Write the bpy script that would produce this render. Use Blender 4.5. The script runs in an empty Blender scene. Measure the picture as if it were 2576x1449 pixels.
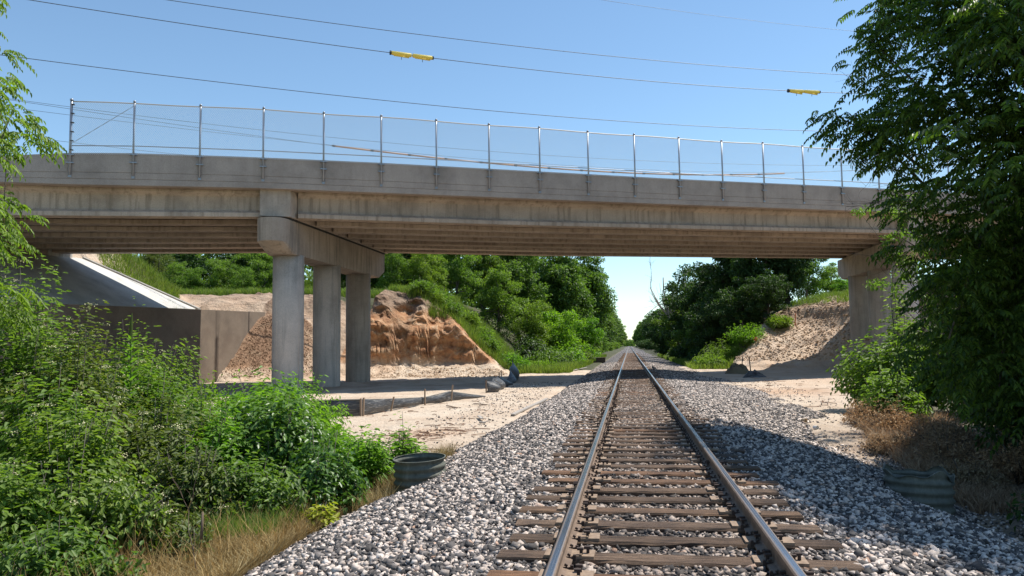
import bpy, math, random
import numpy as np
from mathutils import Vector, Matrix

random.seed(7); RNG = np.random.default_rng(7)
SC = bpy.context.scene
COL = SC.collection
R = math.radians

# ------------------------------------------------------------ camera
# origin: middle of the track, top of rail; +Y runs down the track, +Z up
YAW, PITCH, ROLL = 0.148847, 0.075512, 0.012
CAM = np.array([-0.238, 0.0, 1.39])
FP = 1950.0 / 2576.0            # focal length / image width
fwd = np.array([-math.sin(YAW) * math.cos(PITCH), math.cos(YAW) * math.cos(PITCH), math.sin(PITCH)])
r0 = np.array([math.cos(YAW), math.sin(YAW), 0.0]); u0 = np.cross(r0, fwd)
rgt = r0 * math.cos(ROLL) - u0 * math.sin(ROLL)
upv = r0 * math.sin(ROLL) + u0 * math.cos(ROLL)
cd = bpy.data.cameras.new("Camera"); cam = bpy.data.objects.new("Camera", cd); COL.objects.link(cam)
cd.sensor_width = 36; cd.lens = 36 * FP; cd.clip_start = 0.05; cd.clip_end = 3000
M = Matrix(((rgt[0], upv[0], -fwd[0], CAM[0]), (rgt[1], upv[1], -fwd[1], CAM[1]), (rgt[2], upv[2], -fwd[2], CAM[2]), (0, 0, 0, 1)))
cam.matrix_world = M
SC.camera = cam

# ------------------------------------------------------------ light
SUN_AZ, SUN_EL = R(57), R(61)       # azimuth measured from +Y (down the track) towards +X
w = bpy.data.worlds.new("World"); SC.world = w; w.use_nodes = True
nt = w.node_tree
sky = nt.nodes.new("ShaderNodeTexSky"); sky.sky_type = 'NISHITA'; sky.sun_disc = False
sky.sun_elevation = SUN_EL; sky.sun_rotation = SUN_AZ
sky.air_density = 0.95; sky.dust_density = 0.0; sky.ozone_density = 2.4; sky.altitude = 200
nt.nodes["Background"].inputs[1].default_value = 0.132
tn_ = nt.nodes.new("ShaderNodeMix"); tn_.data_type = 'RGBA'; tn_.blend_type = 'MULTIPLY'; tn_.inputs[0].default_value = 1.0
tn_.inputs[7].default_value = (0.98, 1.05, 1.0, 1); nt.links.new(sky.outputs[0], tn_.inputs[6]); nt.links.new(tn_.outputs[2], nt.nodes["Background"].inputs[0])
sd = bpy.data.lights.new("Sun", 'SUN'); sd.energy = 4.7; sd.angle = R(0.53); sd.color = (1.0, 0.955, 0.88)
sun = bpy.data.objects.new("Sun", sd); COL.objects.link(sun)
SDIR = Vector((math.sin(SUN_AZ) * math.cos(SUN_EL), math.cos(SUN_AZ) * math.cos(SUN_EL), math.sin(SUN_EL)))
sun.rotation_euler = SDIR.to_track_quat('Z', 'Y').to_euler()
SC.view_settings.view_transform = 'Standard'; SC.view_settings.look = 'None'
SC.view_settings.exposure = 0.45; SC.view_settings.gamma = 1.0
SC.render.engine = 'CYCLES'
SC.cycles.max_bounces = 6; SC.cycles.diffuse_bounces = 3; SC.cycles.transparent_max_bounces = 6
SC.cycles.caustics_reflective = False; SC.cycles.caustics_refractive = False

# ------------------------------------------------------------ helpers
def ray(x, y):
    d = fwd + rgt * (x - 1288.0) / 1950.0 - upv * (y - 724.5) / 1950.0
    return d
def atY(x, y, Y):
    d = ray(x, y); return Vector(CAM + d * (Y / d[1]))
def atX(x, y, X):
    d = ray(x, y); return Vector(CAM + d * ((X - CAM[0]) / d[0]))
def atZ(x, y, Z):
    d = ray(x, y); return Vector(CAM + d * ((Z - CAM[2]) / d[2]))
BA = R(63.5)
BD = np.array([math.sin(BA), math.cos(BA), 0.0]); BN = np.array([-BD[1], BD[0], 0.0])
BO = np.array([0.0, 37.43, 0.0])
def B(s, off, z):                      # bridge frame: s along the bridge, off behind its near face
    p = BO + BD * s + BN * off; return Vector((p[0], p[1], z))
def atB(x, y, off):
    d = ray(x, y); P0 = BO + BN * off
    p = CAM + d * (((P0 - CAM) @ BN) / (d @ BN)); return Vector(p)

def mat(name, col=(0.5, 0.5, 0.5), rough=0.8, metal=0.0):
    m = bpy.data.materials.new(name); m.use_nodes = True
    b = m.node_tree.nodes["Principled BSDF"]
    b.inputs["Base Color"].default_value = (*col, 1); b.inputs["Roughness"].default_value = rough; b.inputs["Metallic"].default_value = metal
    return m
def N(m, t, **kw):
    n = m.node_tree.nodes.new(t)
    for k, v in kw.items():
        if k in n.inputs: n.inputs[k].default_value = v
        else: setattr(n, k, v)
    return n
def L(m, a, b): m.node_tree.links.new(a, b)
def BS(m): return m.node_tree.nodes["Principled BSDF"]
def ramp(m, src, stops):
    r = N(m, "ShaderNodeValToRGB"); e = r.color_ramp.elements
    while len(e) > 1: e.remove(e[0])
    for i, (p, c) in enumerate(stops):
        el = e[0] if i == 0 else e.new(p)
        el.position = p; el.color = (*c, 1) if len(c) == 3 else c
    L(m, src, r.inputs[0]); return r
def noise(m, vec, scale, detail=6, rough=0.6, dist=0.0):
    n = N(m, "ShaderNodeTexNoise", Scale=scale, Detail=detail, Roughness=rough, Distortion=dist)
    if vec is not None: L(m, vec, n.inputs["Vector"])
    return n
def geo(m): return N(m, "ShaderNodeNewGeometry")
def mapping(m, vec, sc):
    mp = N(m, "ShaderNodeMapping"); mp.inputs["Scale"].default_value = sc; L(m, vec, mp.inputs["Vector"]); return mp.outputs[0]
def mix(m, fac, a, b, mode='MIX'):
    x = N(m, "ShaderNodeMix"); x.data_type = 'RGBA'; x.blend_type = mode
    if isinstance(fac, float): x.inputs[0].default_value = fac
    else: L(m, fac, x.inputs[0])
    for s, i in ((a, 6), (b, 7)):
        if isinstance(s, tuple): x.inputs[i].default_value = (*s, 1)
        else: L(m, s, x.inputs[i])
    return x.outputs[2]
def bump(m, h, strength=0.5, dist=0.02):
    b = N(m, "ShaderNodeBump"); b.inputs["Strength"].default_value = strength; b.inputs["Distance"].default_value = dist
    L(m, h, b.inputs["Height"]); L(m, b.outputs[0], BS(m).inputs["Normal"]); return b

def concrete(name, base, stain, streak=0.5, rough=0.85, ws=(3.0, 3.0, 0.25)):
    m = mat(name, base, rough); g = geo(m); p = g.outputs["Position"]
    n1 = noise(m, p, 0.7, 8, 0.65); n2 = noise(m, mapping(m, p, ws), 1.6, 5, 0.6); n3 = noise(m, p, 30, 4, 0.7)
    c = ramp(m, n1.outputs[0], [(0.32, tuple(x * 0.74 for x in base)), (0.5, base), (0.68, tuple(min(1, x * 1.15) for x in base))])
    s = ramp(m, n2.outputs[0], [(0.5, (0, 0, 0)), (0.66, (streak,) * 3)])
    c2 = mix(m, s.outputs[0], c.outputs[0], stain)
    s3 = ramp(m, n3.outputs[0], [(0.3, (0.78,) * 3), (0.6, (1.04,) * 3)])
    c3 = mix(m, 1.0, c2, s3.outputs[0], 'MULTIPLY')
    oi = N(m, 'ShaderNodeObjectInfo'); rv = ramp(m, oi.outputs['Random'], [(0, (0.80, 0.77, 0.74)), (0.5, (0.95, 0.94, 0.93)), (1, (1.1, 1.1, 1.1))]); c3 = mix(m, 1.0, c3, rv.outputs[0], 'MULTIPLY')
    L(m, c3, BS(m).inputs["Base Color"]); bump(m, n3.outputs[0], 0.25, 0.01)
    return m

class MB:
    """collects faces of one mesh"""
    def __init__(s): s.v = []; s.f = []; s.mi = []
    def add(s, vs, fs, mi=0):
        o = len(s.v); s.v += [tuple(v) for v in vs]; s.f += [tuple(i + o for i in f) for f in fs]; s.mi += [mi] * len(fs)
    def box(s, c, half, rot=0.0, mi=0, rx=0.0, ry=0.0):
        Mx = Matrix.Translation(Vector(c)) @ Matrix.Rotation(rot, 4, 'Z') @ Matrix.Rotation(ry, 4, 'Y') @ Matrix.Rotation(rx, 4, 'X')
        vs = [Mx @ Vector((x * half[0], y * half[1], z * half[2])) for x, y, z in
              ((-1, -1, -1), (1, -1, -1), (1, 1, -1), (-1, 1, -1), (-1, -1, 1), (1, -1, 1), (1, 1, 1), (-1, 1, 1))]
        s.add(vs, [(0, 3, 2, 1), (4, 5, 6, 7), (0, 1, 5, 4), (1, 2, 6, 5), (2, 3, 7, 6), (3, 0, 4, 7)], mi)
    def tube(s, pts, rad, seg=6, cap=True, mi=0):
        pts = [Vector(p) for p in pts]; n = len(pts); rings = []
        rads = rad if isinstance(rad, (list, tuple)) else [rad] * n
        d0 = (pts[1] - pts[0]).normalized(); up = Vector((0, 0, 1)) if abs(d0.z) < 0.9 else Vector((1, 0, 0))
        a = d0.cross(up).normalized()
        for i, p in enumerate(pts):
            d = (pts[min(i + 1, n - 1)] - pts[max(i - 1, 0)]).normalized()
            a = (a - d * a.dot(d)).normalized(); b = d.cross(a)
            rings.append([p + (a * math.cos(2 * math.pi * k / seg) + b * math.sin(2 * math.pi * k / seg)) * rads[i] for k in range(seg)])
        vs = [v for r in rings for v in r]; fs = []
        for i in range(n - 1):
            for k in range(seg):
                k2 = (k + 1) % seg; fs.append((i * seg + k, i * seg + k2, (i + 1) * seg + k2, (i + 1) * seg + k))
        if cap: fs.append(tuple(range(seg - 1, -1, -1))); fs.append(tuple((n - 1) * seg + k for k in range(seg)))
        s.add(vs, fs, mi)
    def loft(s, sections, closed=True, cap=True, mi=0):
        n = len(sections[0]); vs = [v for sec in sections for v in sec]; fs = []
        for i in range(len(sections) - 1):
            for k in range(n if closed else n - 1):
                k2 = (k + 1) % n; fs.append((i * n + k, (i + 1) * n + k, (i + 1) * n + k2, i * n + k2))
        if cap: fs.append(tuple(range(n))); fs.append(tuple((len(sections) - 1) * n + k for k in range(n - 1, -1, -1)))
        s.add(vs, fs, mi)
    def build(s, name, mats, parent=None, smooth=False, origin=None, bevel=0.0):
        me = bpy.data.meshes.new(name)
        vs = s.v
        if origin is not None: vs = [(v[0] - origin[0], v[1] - origin[1], v[2] - origin[2]) for v in vs]
        me.from_pydata(vs, [], s.f)
        mats = mats if isinstance(mats, (list, tuple)) else [mats]
        for m in mats: me.materials.append(m)
        if len(mats) > 1: me.polygons.foreach_set("material_index", s.mi)
        if smooth: me.shade_smooth()
        me.update()
        o = bpy.data.objects.new(name, me); COL.objects.link(o)
        if origin is not None: o.location = origin
        if parent is not None: o.parent = parent
        if bevel > 0:
            b = o.modifiers.new("Bevel", 'BEVEL'); b.width = bevel; b.segments = 2; b.limit_method = 'ANGLE'
        return o

def tag(o, label=None, cat=None, group=None, kind=None):
    if label: o["label"] = label
    if cat: o["category"] = cat
    if group: o["group"] = group
    if kind: o["kind"] = kind
    return o
def empty(name, loc=(0, 0, 0), rz=0.0):
    o = bpy.data.objects.new(name, None); COL.objects.link(o); o.location = loc; o.rotation_euler = (0, 0, rz); o.empty_display_size = 0.2
    return o
def copy_tree(o, parent=None):
    c = o.copy(); COL.objects.link(c)
    if parent is not None: c.parent = parent
    for ch in list(o.children): copy_tree(ch, c)
    return c
def npmesh(name, V, F, mats, parent=None, smooth=False, mi=None):
    """V (n,3) array, F (m,k) array of k-gons"""
    me = bpy.data.meshes.new(name); nv, nf, k = len(V), len(F), F.shape[1]
    me.vertices.add(nv); me.vertices.foreach_set("co", np.ascontiguousarray(V, dtype=np.float32).ravel())
    me.loops.add(nf * k); me.loops.foreach_set("vertex_index", np.ascontiguousarray(F, dtype=np.int32).ravel())
    me.polygons.add(nf); me.polygons.foreach_set("loop_start", np.arange(0, nf * k, k, dtype=np.int32))
    for m in (mats if isinstance(mats, (list, tuple)) else [mats]): me.materials.append(m)
    if mi is not None: me.polygons.foreach_set("material_index", np.asarray(mi, dtype=np.int32))
    me.update(calc_edges=True)
    if smooth: me.shade_smooth()
    o = bpy.data.objects.new(name, me); COL.objects.link(o)
    if parent is not None: o.parent = parent
    return o

# lattice value noise
_T = np.random.default_rng(3).random((256, 256))
def vn(x, y, s=1.0, seed=0):
    x = np.asarray(x, float) * s + seed * 17.3; y = np.asarray(y, float) * s + seed * 9.1
    xi = np.floor(x).astype(int); yi = np.floor(y).astype(int); xf = x - xi; yf = y - yi
    xf = xf * xf * (3 - 2 * xf); yf = yf * yf * (3 - 2 * yf)
    a = _T[xi % 256, yi % 256]; b = _T[(xi + 1) % 256, yi % 256]; c = _T[xi % 256, (yi + 1) % 256]; d = _T[(xi + 1) % 256, (yi + 1) % 256]
    return (a * (1 - xf) + b * xf) * (1 - yf) + (c * (1 - xf) + d * xf) * yf
def fbm(x, y, s=1.0, o=4, seed=0):
    t = 0; a = 0.5
    for i in range(o): t = t + a * (vn(x, y, s * 2 ** i, seed + i) - 0.5) * 2; a *= 0.5
    return t
def sstep(a, b, x): t = np.clip((x - a) / (b - a), 0, 1); return t * t * (3 - 2 * t)

# ------------------------------------------------------------ terrain
def ground_h(X, Y):
    X = np.asarray(X, float); Y = np.asarray(Y, float)
    nz = fbm(X, Y, 0.35, 5, 1)
    # flat strip beside the track, lower (a ditch) close to the camera
    base = np.interp(Y, [0, 12, 16, 20, 26], [-0.95, -0.93, -0.68, -0.52, -0.44])
    base = np.where(X > 0, np.interp(Y, [0, 12, 17, 22, 30], [-1.0, -0.95, -0.6, -0.5, -0.44]), base)
    h = base + 0.07 * nz + 0.035 * fbm(X, Y, 2.5, 4, 5) + 0.05 * np.abs(fbm(X + 0.5 * Y, Y * 0.3, 1.2, 3, 25)) * sstep(30, 38, Y)
    h = np.where(np.abs(X) < 3, np.minimum(h, -0.55), h)
    # tyre ruts and low ridges in the sand under the bridge
    h = h + 0.10 * np.exp(-((Y - (44.5 + 0.5 * X * 0.9)) / 0.8) ** 2) * sstep(-20, -14, X) * (1 - sstep(-7, -5, X)) * (0.6 + vn(X, Y, 1.5))
    # ---------- left bank
    zc = np.interp(-X, [7.8, 8.6, 10.1, 12.0, 14.4, 16.9, 24, 40, 80], [0, 0.3, 1.75, 3.6, 5.5, 5.9, 5.7, 6.2, 7.0])
    far = 1 - 0.75 * sstep(110, 190, Y)
    yf = np.interp(-X, [7, 8.5, 12, 15, 17, 19, 21.5, 23.5, 26, 40], [51, 49.6, 49.3, 48.6, 47.0, 45.2, 43.0, 41.2, 40, 40])
    yf = yf + 0.9 * fbm(X, Y * 0.2, 0.45, 4, 2)
    t = Y - yf
    steep = sstep(-18.2, -16.8, X)
    gul = np.abs(fbm(X + 0.25 * Y, Y * 0.25, 0.8, 4, 9))          # erosion gullies
    # bluff: talus, then near-vertical red face, then rounded dark top
    blf = np.interp(t - 0.9 * gul * sstep(0.0, 1.5, t), [-1.6, 0, 0.75, 1.15, 1.5, 2.5, 3.6, 5.0], [0, 0.35, 0.75, 2.3, 3.3, 4.3, 5.6, 6.1])
    slp = np.interp(t, [-0.3, 4.9, 6.8, 7.6, 9.0, 12], [0, 3.7, 4.1, 5.0, 5.5, 5.8]) + 0.18 * fbm(X, Y, 0.9, 4, 4) * sstep(0, 2, t)
    rise = steep * blf + (1 - steep) * slp
    lh = np.minimum(zc, rise)
    lh = np.maximum(lh, 0)
    left = (X < -7) & (Y > 34)
    h = np.where(left, h + lh * far + np.where(lh > 0.15, 0.20 * fbm(X, Y, 0.7, 4, 12) + 0.16 * fbm(X, Y, 2.6, 4, 16) * (1 - sstep(52, 54, Y)), 0), h)
    # fill under the slope paving and abutment, with a side slope towards the camera
    emb = np.interp(-X, [23.6, 23.8, 25.2, 29.2, 30.2, 60, 120], [0, 3.5, 3.75, 6.0, 7.9, 7.4, 3.0])
    side = sstep(13, 27, Y - 0.0 * X)
    e2 = (emb) * side * (1 - sstep(41, 50, Y) * np.where(X < -29, 0.30, 1.0))
    h = np.where((X < -23.6) & (Y < 50), np.maximum(h, e2 - 0.45 + 0.08 * nz), h)
    # ---------- right bank
    zr = np.interp(X, [6.8, 8.3, 10.3, 12.5, 15, 20, 40, 90], [0, 1.2, 3.3, 4.6, 5.3, 5.9, 6.5, 7])
    yr = np.interp(X, [6, 9, 13, 16, 20, 26, 40], [57, 55.5, 55.0, 50.5, 44, 40, 38]) + 0.8 * fbm(X, Y * 0.3, 0.5, 4, 6)
    tr = Y - yr
    rr = np.interp(tr, [-0.5, 1.5, 5.0, 8.5, 9.3, 13, 18], [0, 0.55, 2.2, 3.7, 4.5, 5.2, 6.2])
    rh = np.maximum(np.minimum(zr, rr), 0)
    h = np.where((X > 6) & (Y > 34), h + rh * far + np.where(rh > 0.2, 0.30 * fbm(X, Y, 0.8, 5, 14) + 0.22 * (0.5 - np.abs(fbm(X + 0.6 * Y, Y * 0.5, 1.3, 4, 17))), 0), h)
    rb = 1.2 * sstep(9, 16, X) * (1 - sstep(34, 44, Y))
    h = h + np.where(X > 6, rb, 0)
    # low wall of the ditch at left, near the camera
    h = h + np.where((X < -7) & (Y < 34), 0.5 * sstep(8, 16, -X) * (1 - sstep(16, 24, Y)), 0)
    return h
def gh(x, y): return float(ground_h(np.array([x]), np.array([y]))[0])
def ballast_h(X):
    return np.interp(np.abs(X), [0, 0.9, 1.3, 1.9, 2.9, 3.6, 4.3, 5.0], [-0.235, -0.235, -0.225, -0.25, -0.42, -0.66, -0.97, -1.3])
def ballast_z(X, Y):
    z = ballast_h(X)
    zr = np.interp(X, [1.3, 1.9, 2.9, 3.8, 4.7, 5.2], [-0.225, -0.25, -0.36, -0.43, -0.46, -0.8])   # wider spread on the right further on
    k = sstep(15, 22, Y) * (X > 1.3)
    z = z * (1 - k) + zr * k
    z = z + np.where((np.abs(X) < 1.28), 0.012 + 0.014 * sstep(11, 20, Y), 0)
    z = z - 0.45 * np.exp(-((X - 3.85) ** 2 + (Y - 10.2) ** 2) / 0.45) - 0.42 * np.exp(-((X + 3.85) ** 2 + (Y - 11.05) ** 2) / 0.28)
    return z + 0.035 * fbm(X, Y, 0.8, 4, 21)

def axis(segs):
    a = []
    for s, e, st in segs: a += list(np.arange(s, e, st))
    a.append(segs[-1][1]); return np.array(a)
gx = axis([(-900, -100, 50), (-100, -34, 3), (-34, -24, 0.4), (-24, -7, 0.11), (-7, 6, 0.35), (6, 20, 0.16), (20, 40, 1.0), (40, 100, 5), (100, 900, 50)])
gy = axis([(-60, 4, 4), (4, 34, 0.35), (34, 42, 0.2), (42, 47.6, 0.09), (47.6, 52.2, 0.035), (52.2, 57, 0.09), (57, 68, 0.2), (68, 90, 1.0), (90, 220, 5), (220, 1500, 40)])
GX, GY = np.meshgrid(gx, gy)
GZ = ground_h(GX, GY)
fm = (GX < -8.2) & (GX > -17.5) & (GY > 47) & (GY < 54)
rid = 1 - 2 * np.abs(fbm(GX, GZ * 1.5, 0.75, 5, 41)); blk = fbm(GX + 3, GZ * 1.3, 1.7, 4, 43)
DY = (-0.42 * (rid - 0.4) - 0.26 * blk - 0.07 * np.abs(np.sin(GX * 4.5 + 5 * vn(GX, GZ, 0.8, 7))) * (1 - sstep(1.6, 3.0, GZ)) + 0.10 * np.sin(GZ * 3.3 + 4 * vn(GX, GZ, 0.6, 2))) * sstep(0.4, 1.3, GZ) * (1 - sstep(5.0, 5.7, GZ)) + (0.16 * fbm(GX, GZ, 4.5, 4, 47) + 0.10 * np.abs(fbm(GX * 2.2, GZ * 0.8, 3.0, 3, 48))) * sstep(0.1, 0.6, GZ)
GY2 = GY + np.where(fm, DY, 0)
V = np.stack([GX.ravel(), GY2.ravel(), GZ.ravel()], 1)
ii = np.arange(len(gx) * len(gy)).reshape(len(gy), len(gx))
F = np.stack([ii[:-1, :-1].ravel(), ii[:-1, 1:].ravel(), ii[1:, 1:].ravel(), ii[1:, :-1].ravel()], 1)

m = mat("earth", rough=0.95); g = geo(m); P = g.outputs["Position"]
at = N(m, "ShaderNodeVertexColor"); at.layer_name = "zone"
sep = N(m, "ShaderNodeSeparateColor"); L(m, at.outputs[0], sep.inputs[0])
n1 = noise(m, P, 0.6, 8, 0.65); n2 = noise(m, P, 5, 8, 0.7); n3 = noise(m, mapping(m, P, (1, 1, 1.7)), 1.3, 10, 0.68, 0.6); n4 = noise(m, P, 40, 4, 0.6)
sand = ramp(m, n1.outputs[0], [(0.3, (0.50, 0.37, 0.265)), (0.5, (0.60, 0.475, 0.355)), (0.7, (0.66, 0.55, 0.43))])
red = ramp(m, n3.outputs[0], [(0.3, (0.27, 0.12, 0.058)), (0.43, (0.43, 0.21, 0.10)), (0.54, (0.53, 0.295, 0.155)), (0.66, (0.60, 0.43, 0.28))])
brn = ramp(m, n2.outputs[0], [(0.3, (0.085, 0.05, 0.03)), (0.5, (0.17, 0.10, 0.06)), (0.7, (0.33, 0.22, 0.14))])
grn = ramp(m, n2.outputs[0], [(0.35, (0.035, 0.045, 0.018)), (0.6, (0.09, 0.085, 0.04)), (0.75, (0.2, 0.17, 0.1))])
dots = ramp(m, n2.outputs[0], [(0.30, (0.45, 0.3, 0.2)), (0.42, (1, 1, 1))])
c = mix(m, 0.55, sand.outputs[0], dots.outputs[0], 'MULTIPLY')
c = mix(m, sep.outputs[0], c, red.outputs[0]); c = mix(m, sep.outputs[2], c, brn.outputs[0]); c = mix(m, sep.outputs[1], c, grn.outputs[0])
L(m, c, BS(m).inputs["Base Color"])
add = N(m, "ShaderNodeMath", operation='MULTIPLY_ADD'); L(m, n3.outputs[0], add.inputs[0]); add.inputs[1].default_value = 3.0
ml = N(m, "ShaderNodeMath", operation='MULTIPLY'); L(m, n2.outputs[0], ml.inputs[0]); ml.inputs[1].default_value = 1.3
L(m, ml.outputs[0], add.inputs[2]); bump(m, add.outputs[0], 0.75, 0.10)
EARTH = m
ground = npmesh("ground", V, F, EARTH, smooth=True); ground["kind"] = "structure"
# soil zones
X_, Y_, Z_ = V[:, 0], V[:, 1], V[:, 2]
nz = fbm(X_, Y_, 0.8, 4, 31)
redw = np.zeros(len(V)); grw = np.zeros(len(V)); brw = np.zeros(len(V))
lb = (X_ < -7.5) & (X_ > -18.5) & (Y_ > 46) & (Y_ < 56)
redw = np.where(lb, sstep(0.25, 0.8, Z_ + 0.35 * nz) * (1 - 0.75 * sstep(3.9, 4.5, Z_ + 0.5 * nz)), 0)
brw = np.where(lb, sstep(4.1, 4.8, Z_ + 0.6 * nz) * 0.75, 0)
bw2 = (X_ < -17.6) & (X_ > -23.7) & (Y_ > 38) & (Y_ < 48)
brw = np.maximum(brw, np.where(bw2, sstep(0.0, 0.6, Z_ + 0.3 * nz) * (1 - sstep(-21.2, -19.4, X_ + 0.8 * nz)) * 0.75, 0))
redw = np.maximum(redw, np.where(bw2, 0.8 * sstep(0.0, 0.5, Z_) * (1 - sstep(-21.4, -19.0, X_ + 0.8 * nz)), 0))
redw = np.maximum(redw, np.where((X_ < -15) & (X_ > -36) & (Y_ > 42) & (Y_ < 60), 0.25, 0))
top = (X_ < -7) & (Y_ > 50)
brw = np.maximum(brw, np.where((X_ < -17) & (Y_ > 50) & (Y_ < 60), 0.6 * sstep(4.3, 5.0, Z_ + 0.5 * nz), 0))
grw = np.where(top & (Y_ > 52.5 + nz), sstep(4.9, 5.4, Z_), 0)
grw = np.maximum(grw, np.where((X_ < -7.5) & (Y_ > 51.5 + 0.6 * nz), sstep(0.0, 0.6, Y_ - 51.8), 0))
grw = np.maximum(grw, np.where((X_ < -3.0) & (Y_ > 58) , 1, 0))
grw = np.maximum(grw, np.where((X_ > 3.0) & (Y_ > 66), 1, 0))
grw = np.maximum(grw, np.where((X_ > 14) & (Y_ > 62), 0.7 * sstep(4.6, 5.4, Z_ + nz), 0))
brw = np.maximum(brw, np.where((X_ > 8) & (X_ < 16) & (Y_ > 58) & (Y_ < 70), 0.6 * sstep(2.6, 3.4, Z_ + 0.5 * nz) * (1 - sstep(4.3, 4.9, Z_)), 0))
redw = np.maximum(redw, np.where((X_ > 6) & (Y_ > 34) & (Y_ < 66), 0.2 + 0.15 * nz, 0))
red_patch = 0.75 * np.exp(-(((X_ - 5.9) / 1.6) ** 2 + ((Y_ - 31) / 3.0) ** 2)) + 0.8 * np.exp(-(((X_ + 4.9) / 0.8) ** 2 + ((Y_ - 17.8) / 0.8) ** 2))
redw = np.maximum(redw, red_patch * (0.7 + 0.6 * nz))
bankl = (X_ < -14.5) & (X_ > -24) & (Y_ > 43) & (Y_ < 58)
brw = np.maximum(brw, np.where(bankl, np.clip(0.25 + 0.9 * nz, 0, 0.7) * sstep(0.3, 1.2, Z_) + 0.5 * sstep(4.0, 4.8, Z_), 0))
near = (Y_ < 15.2 + 1.0 * nz) & (np.abs(X_) > 2)
brw = np.maximum(brw, np.where(near, 0.5, 0)); grw = np.maximum(grw, np.where(near, 0.35, 0))
grw = np.maximum(grw, np.where((X_ < -8.8 + 0.5 * nz) & (Y_ < 24), 0.9, 0)); grw = np.maximum(grw, np.where((X_ > 7.5) & (Y_ < 32), 0.9, 0))
grw = np.maximum(grw, np.where((X_ < -34) | (X_ > 26), 1, 0))
shb = sstep(-22, -14, -np.abs(Y_ - (43.5 + 0.5 * X_)) * 3) * (X_ < -6) * (X_ > -21)      # browner strip along the bridge line, left of the track
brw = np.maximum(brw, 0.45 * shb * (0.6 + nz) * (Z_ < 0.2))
brw = np.maximum(brw, np.where((X_ > 3.2) & (X_ < 7.5) & (Y_ < 21), (0.45 + 0.5 * nz) * (1 - sstep(17, 21, Y_)), 0))
grw = np.maximum(grw, np.where((X_ < -0.632 * Y_ + 0.8 * nz) & (X_ < -24.6) & (Y_ > 42) & (Y_ < 60), 0.8, 0))
brw = np.maximum(brw, np.where((X_ > -0.632 * Y_ - 1) & (X_ < -17) & (Y_ > 44) & (Y_ < 56), (0.35 + 0.8 * nz) * sstep(4.1, 4.9, Z_), 0))
ca = ground.data.color_attributes.new("zone", 'FLOAT_COLOR', 'POINT')
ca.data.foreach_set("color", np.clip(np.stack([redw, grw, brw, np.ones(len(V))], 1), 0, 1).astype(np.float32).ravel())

# ------------------------------------------------------------ ballast bed
bx = axis([(-5.0, 5.2, 0.12)]); by = axis([(0.5, 60, 0.3), (60, 200, 3), (200, 1400, 30)])
QX, QY = np.meshgrid(bx, by); QZ = ballast_z(QX, QY)
VB = np.stack([QX.ravel(), QY.ravel(), QZ.ravel()], 1); jj = np.arange(len(bx) * len(by)).reshape(len(by), len(bx))
FB = np.stack([jj[:-1, :-1].ravel(), jj[:-1, 1:].ravel(), jj[1:, 1:].ravel(), jj[1:, :-1].ravel()], 1)
m = mat("ballast_bed", rough=0.95); g = geo(m)
vo = N(m, "ShaderNodeTexVoronoi", Scale=17.0); L(m, g.outputs["Position"], vo.inputs["Vector"])
sp = N(m, "ShaderNodeSeparateColor"); L(m, vo.outputs["Color"], sp.inputs[0])
cr = ramp(m, sp.outputs[0], [(0.0, (0.05, 0.045, 0.045)), (0.4, (0.13, 0.12, 0.12)), (0.55, (0.30, 0.27, 0.26)), (0.8, (0.48, 0.43, 0.41))])
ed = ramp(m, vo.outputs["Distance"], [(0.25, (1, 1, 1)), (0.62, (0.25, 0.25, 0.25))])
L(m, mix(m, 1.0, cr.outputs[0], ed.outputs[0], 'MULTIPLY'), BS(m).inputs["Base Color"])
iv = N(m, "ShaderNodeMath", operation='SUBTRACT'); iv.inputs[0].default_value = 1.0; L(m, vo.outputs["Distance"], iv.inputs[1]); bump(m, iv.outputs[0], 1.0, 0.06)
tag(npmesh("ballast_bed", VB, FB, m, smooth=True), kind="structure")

# loose stones
m = mat("stone", rough=0.9); g = geo(m)
cr = ramp(m, g.outputs["Random Per Island"], [(0.0, (0.05, 0.046, 0.045)), (0.40, (0.115, 0.105, 0.10)), (0.54, (0.22, 0.195, 0.18)), (0.6, (0.48, 0.41, 0.36)), (0.85, (0.62, 0.54, 0.48)), (0.96, (0.70, 0.62, 0.56)), (1.0, (0.42, 0.27, 0.19))])
n1 = noise(m, g.outputs["Position"], 45, 4, 0.6); sc_ = ramp(m, n1.outputs[0], [(0.3, (0.6,) * 3), (0.65, (1.12,) * 3)])
sx_ = N(m, "ShaderNodeSeparateXYZ"); L(m, g.outputs["Position"], sx_.inputs[0]); ax_ = N(m, "ShaderNodeMath", operation='ABSOLUTE'); L(m, sx_.outputs[0], ax_.inputs[0])
n5 = noise(m, g.outputs["Position"], 1.1, 5, 0.6); ad_ = N(m, "ShaderNodeMath", operation='MULTIPLY_ADD'); L(m, n5.outputs[0], ad_.inputs[0]); ad_.inputs[1].default_value = 1.6; L(m, ax_.outputs[0], ad_.inputs[2])
st_ = ramp(m, ad_.outputs[0], [(0.0, (0.62, 0.55, 0.50)), (0.9, (0.70, 0.64, 0.59)), (1.0, (1, 1, 1))]); mr_ = N(m, "ShaderNodeMapRange"); mr_.inputs[1].default_value = 1.0; mr_.inputs[2].default_value = 2.6; L(m, ad_.outputs[0], mr_.inputs[0]); st_ = ramp(m, mr_.outputs[0], [(0.0, (0.66, 0.60, 0.55)), (0.35, (0.80, 0.76, 0.72)), (0.7, (1.06, 1.03, 1.0))])
c_ = mix(m, 1.0, cr.outputs[0], sc_.outputs[0], 'MULTIPLY'); L(m, mix(m, 1.0, c_, st_.outputs[0], 'MULTIPLY'), BS(m).inputs["Base Color"])
STONE = m
phi = (1 + 5 ** 0.5) / 2
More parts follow.
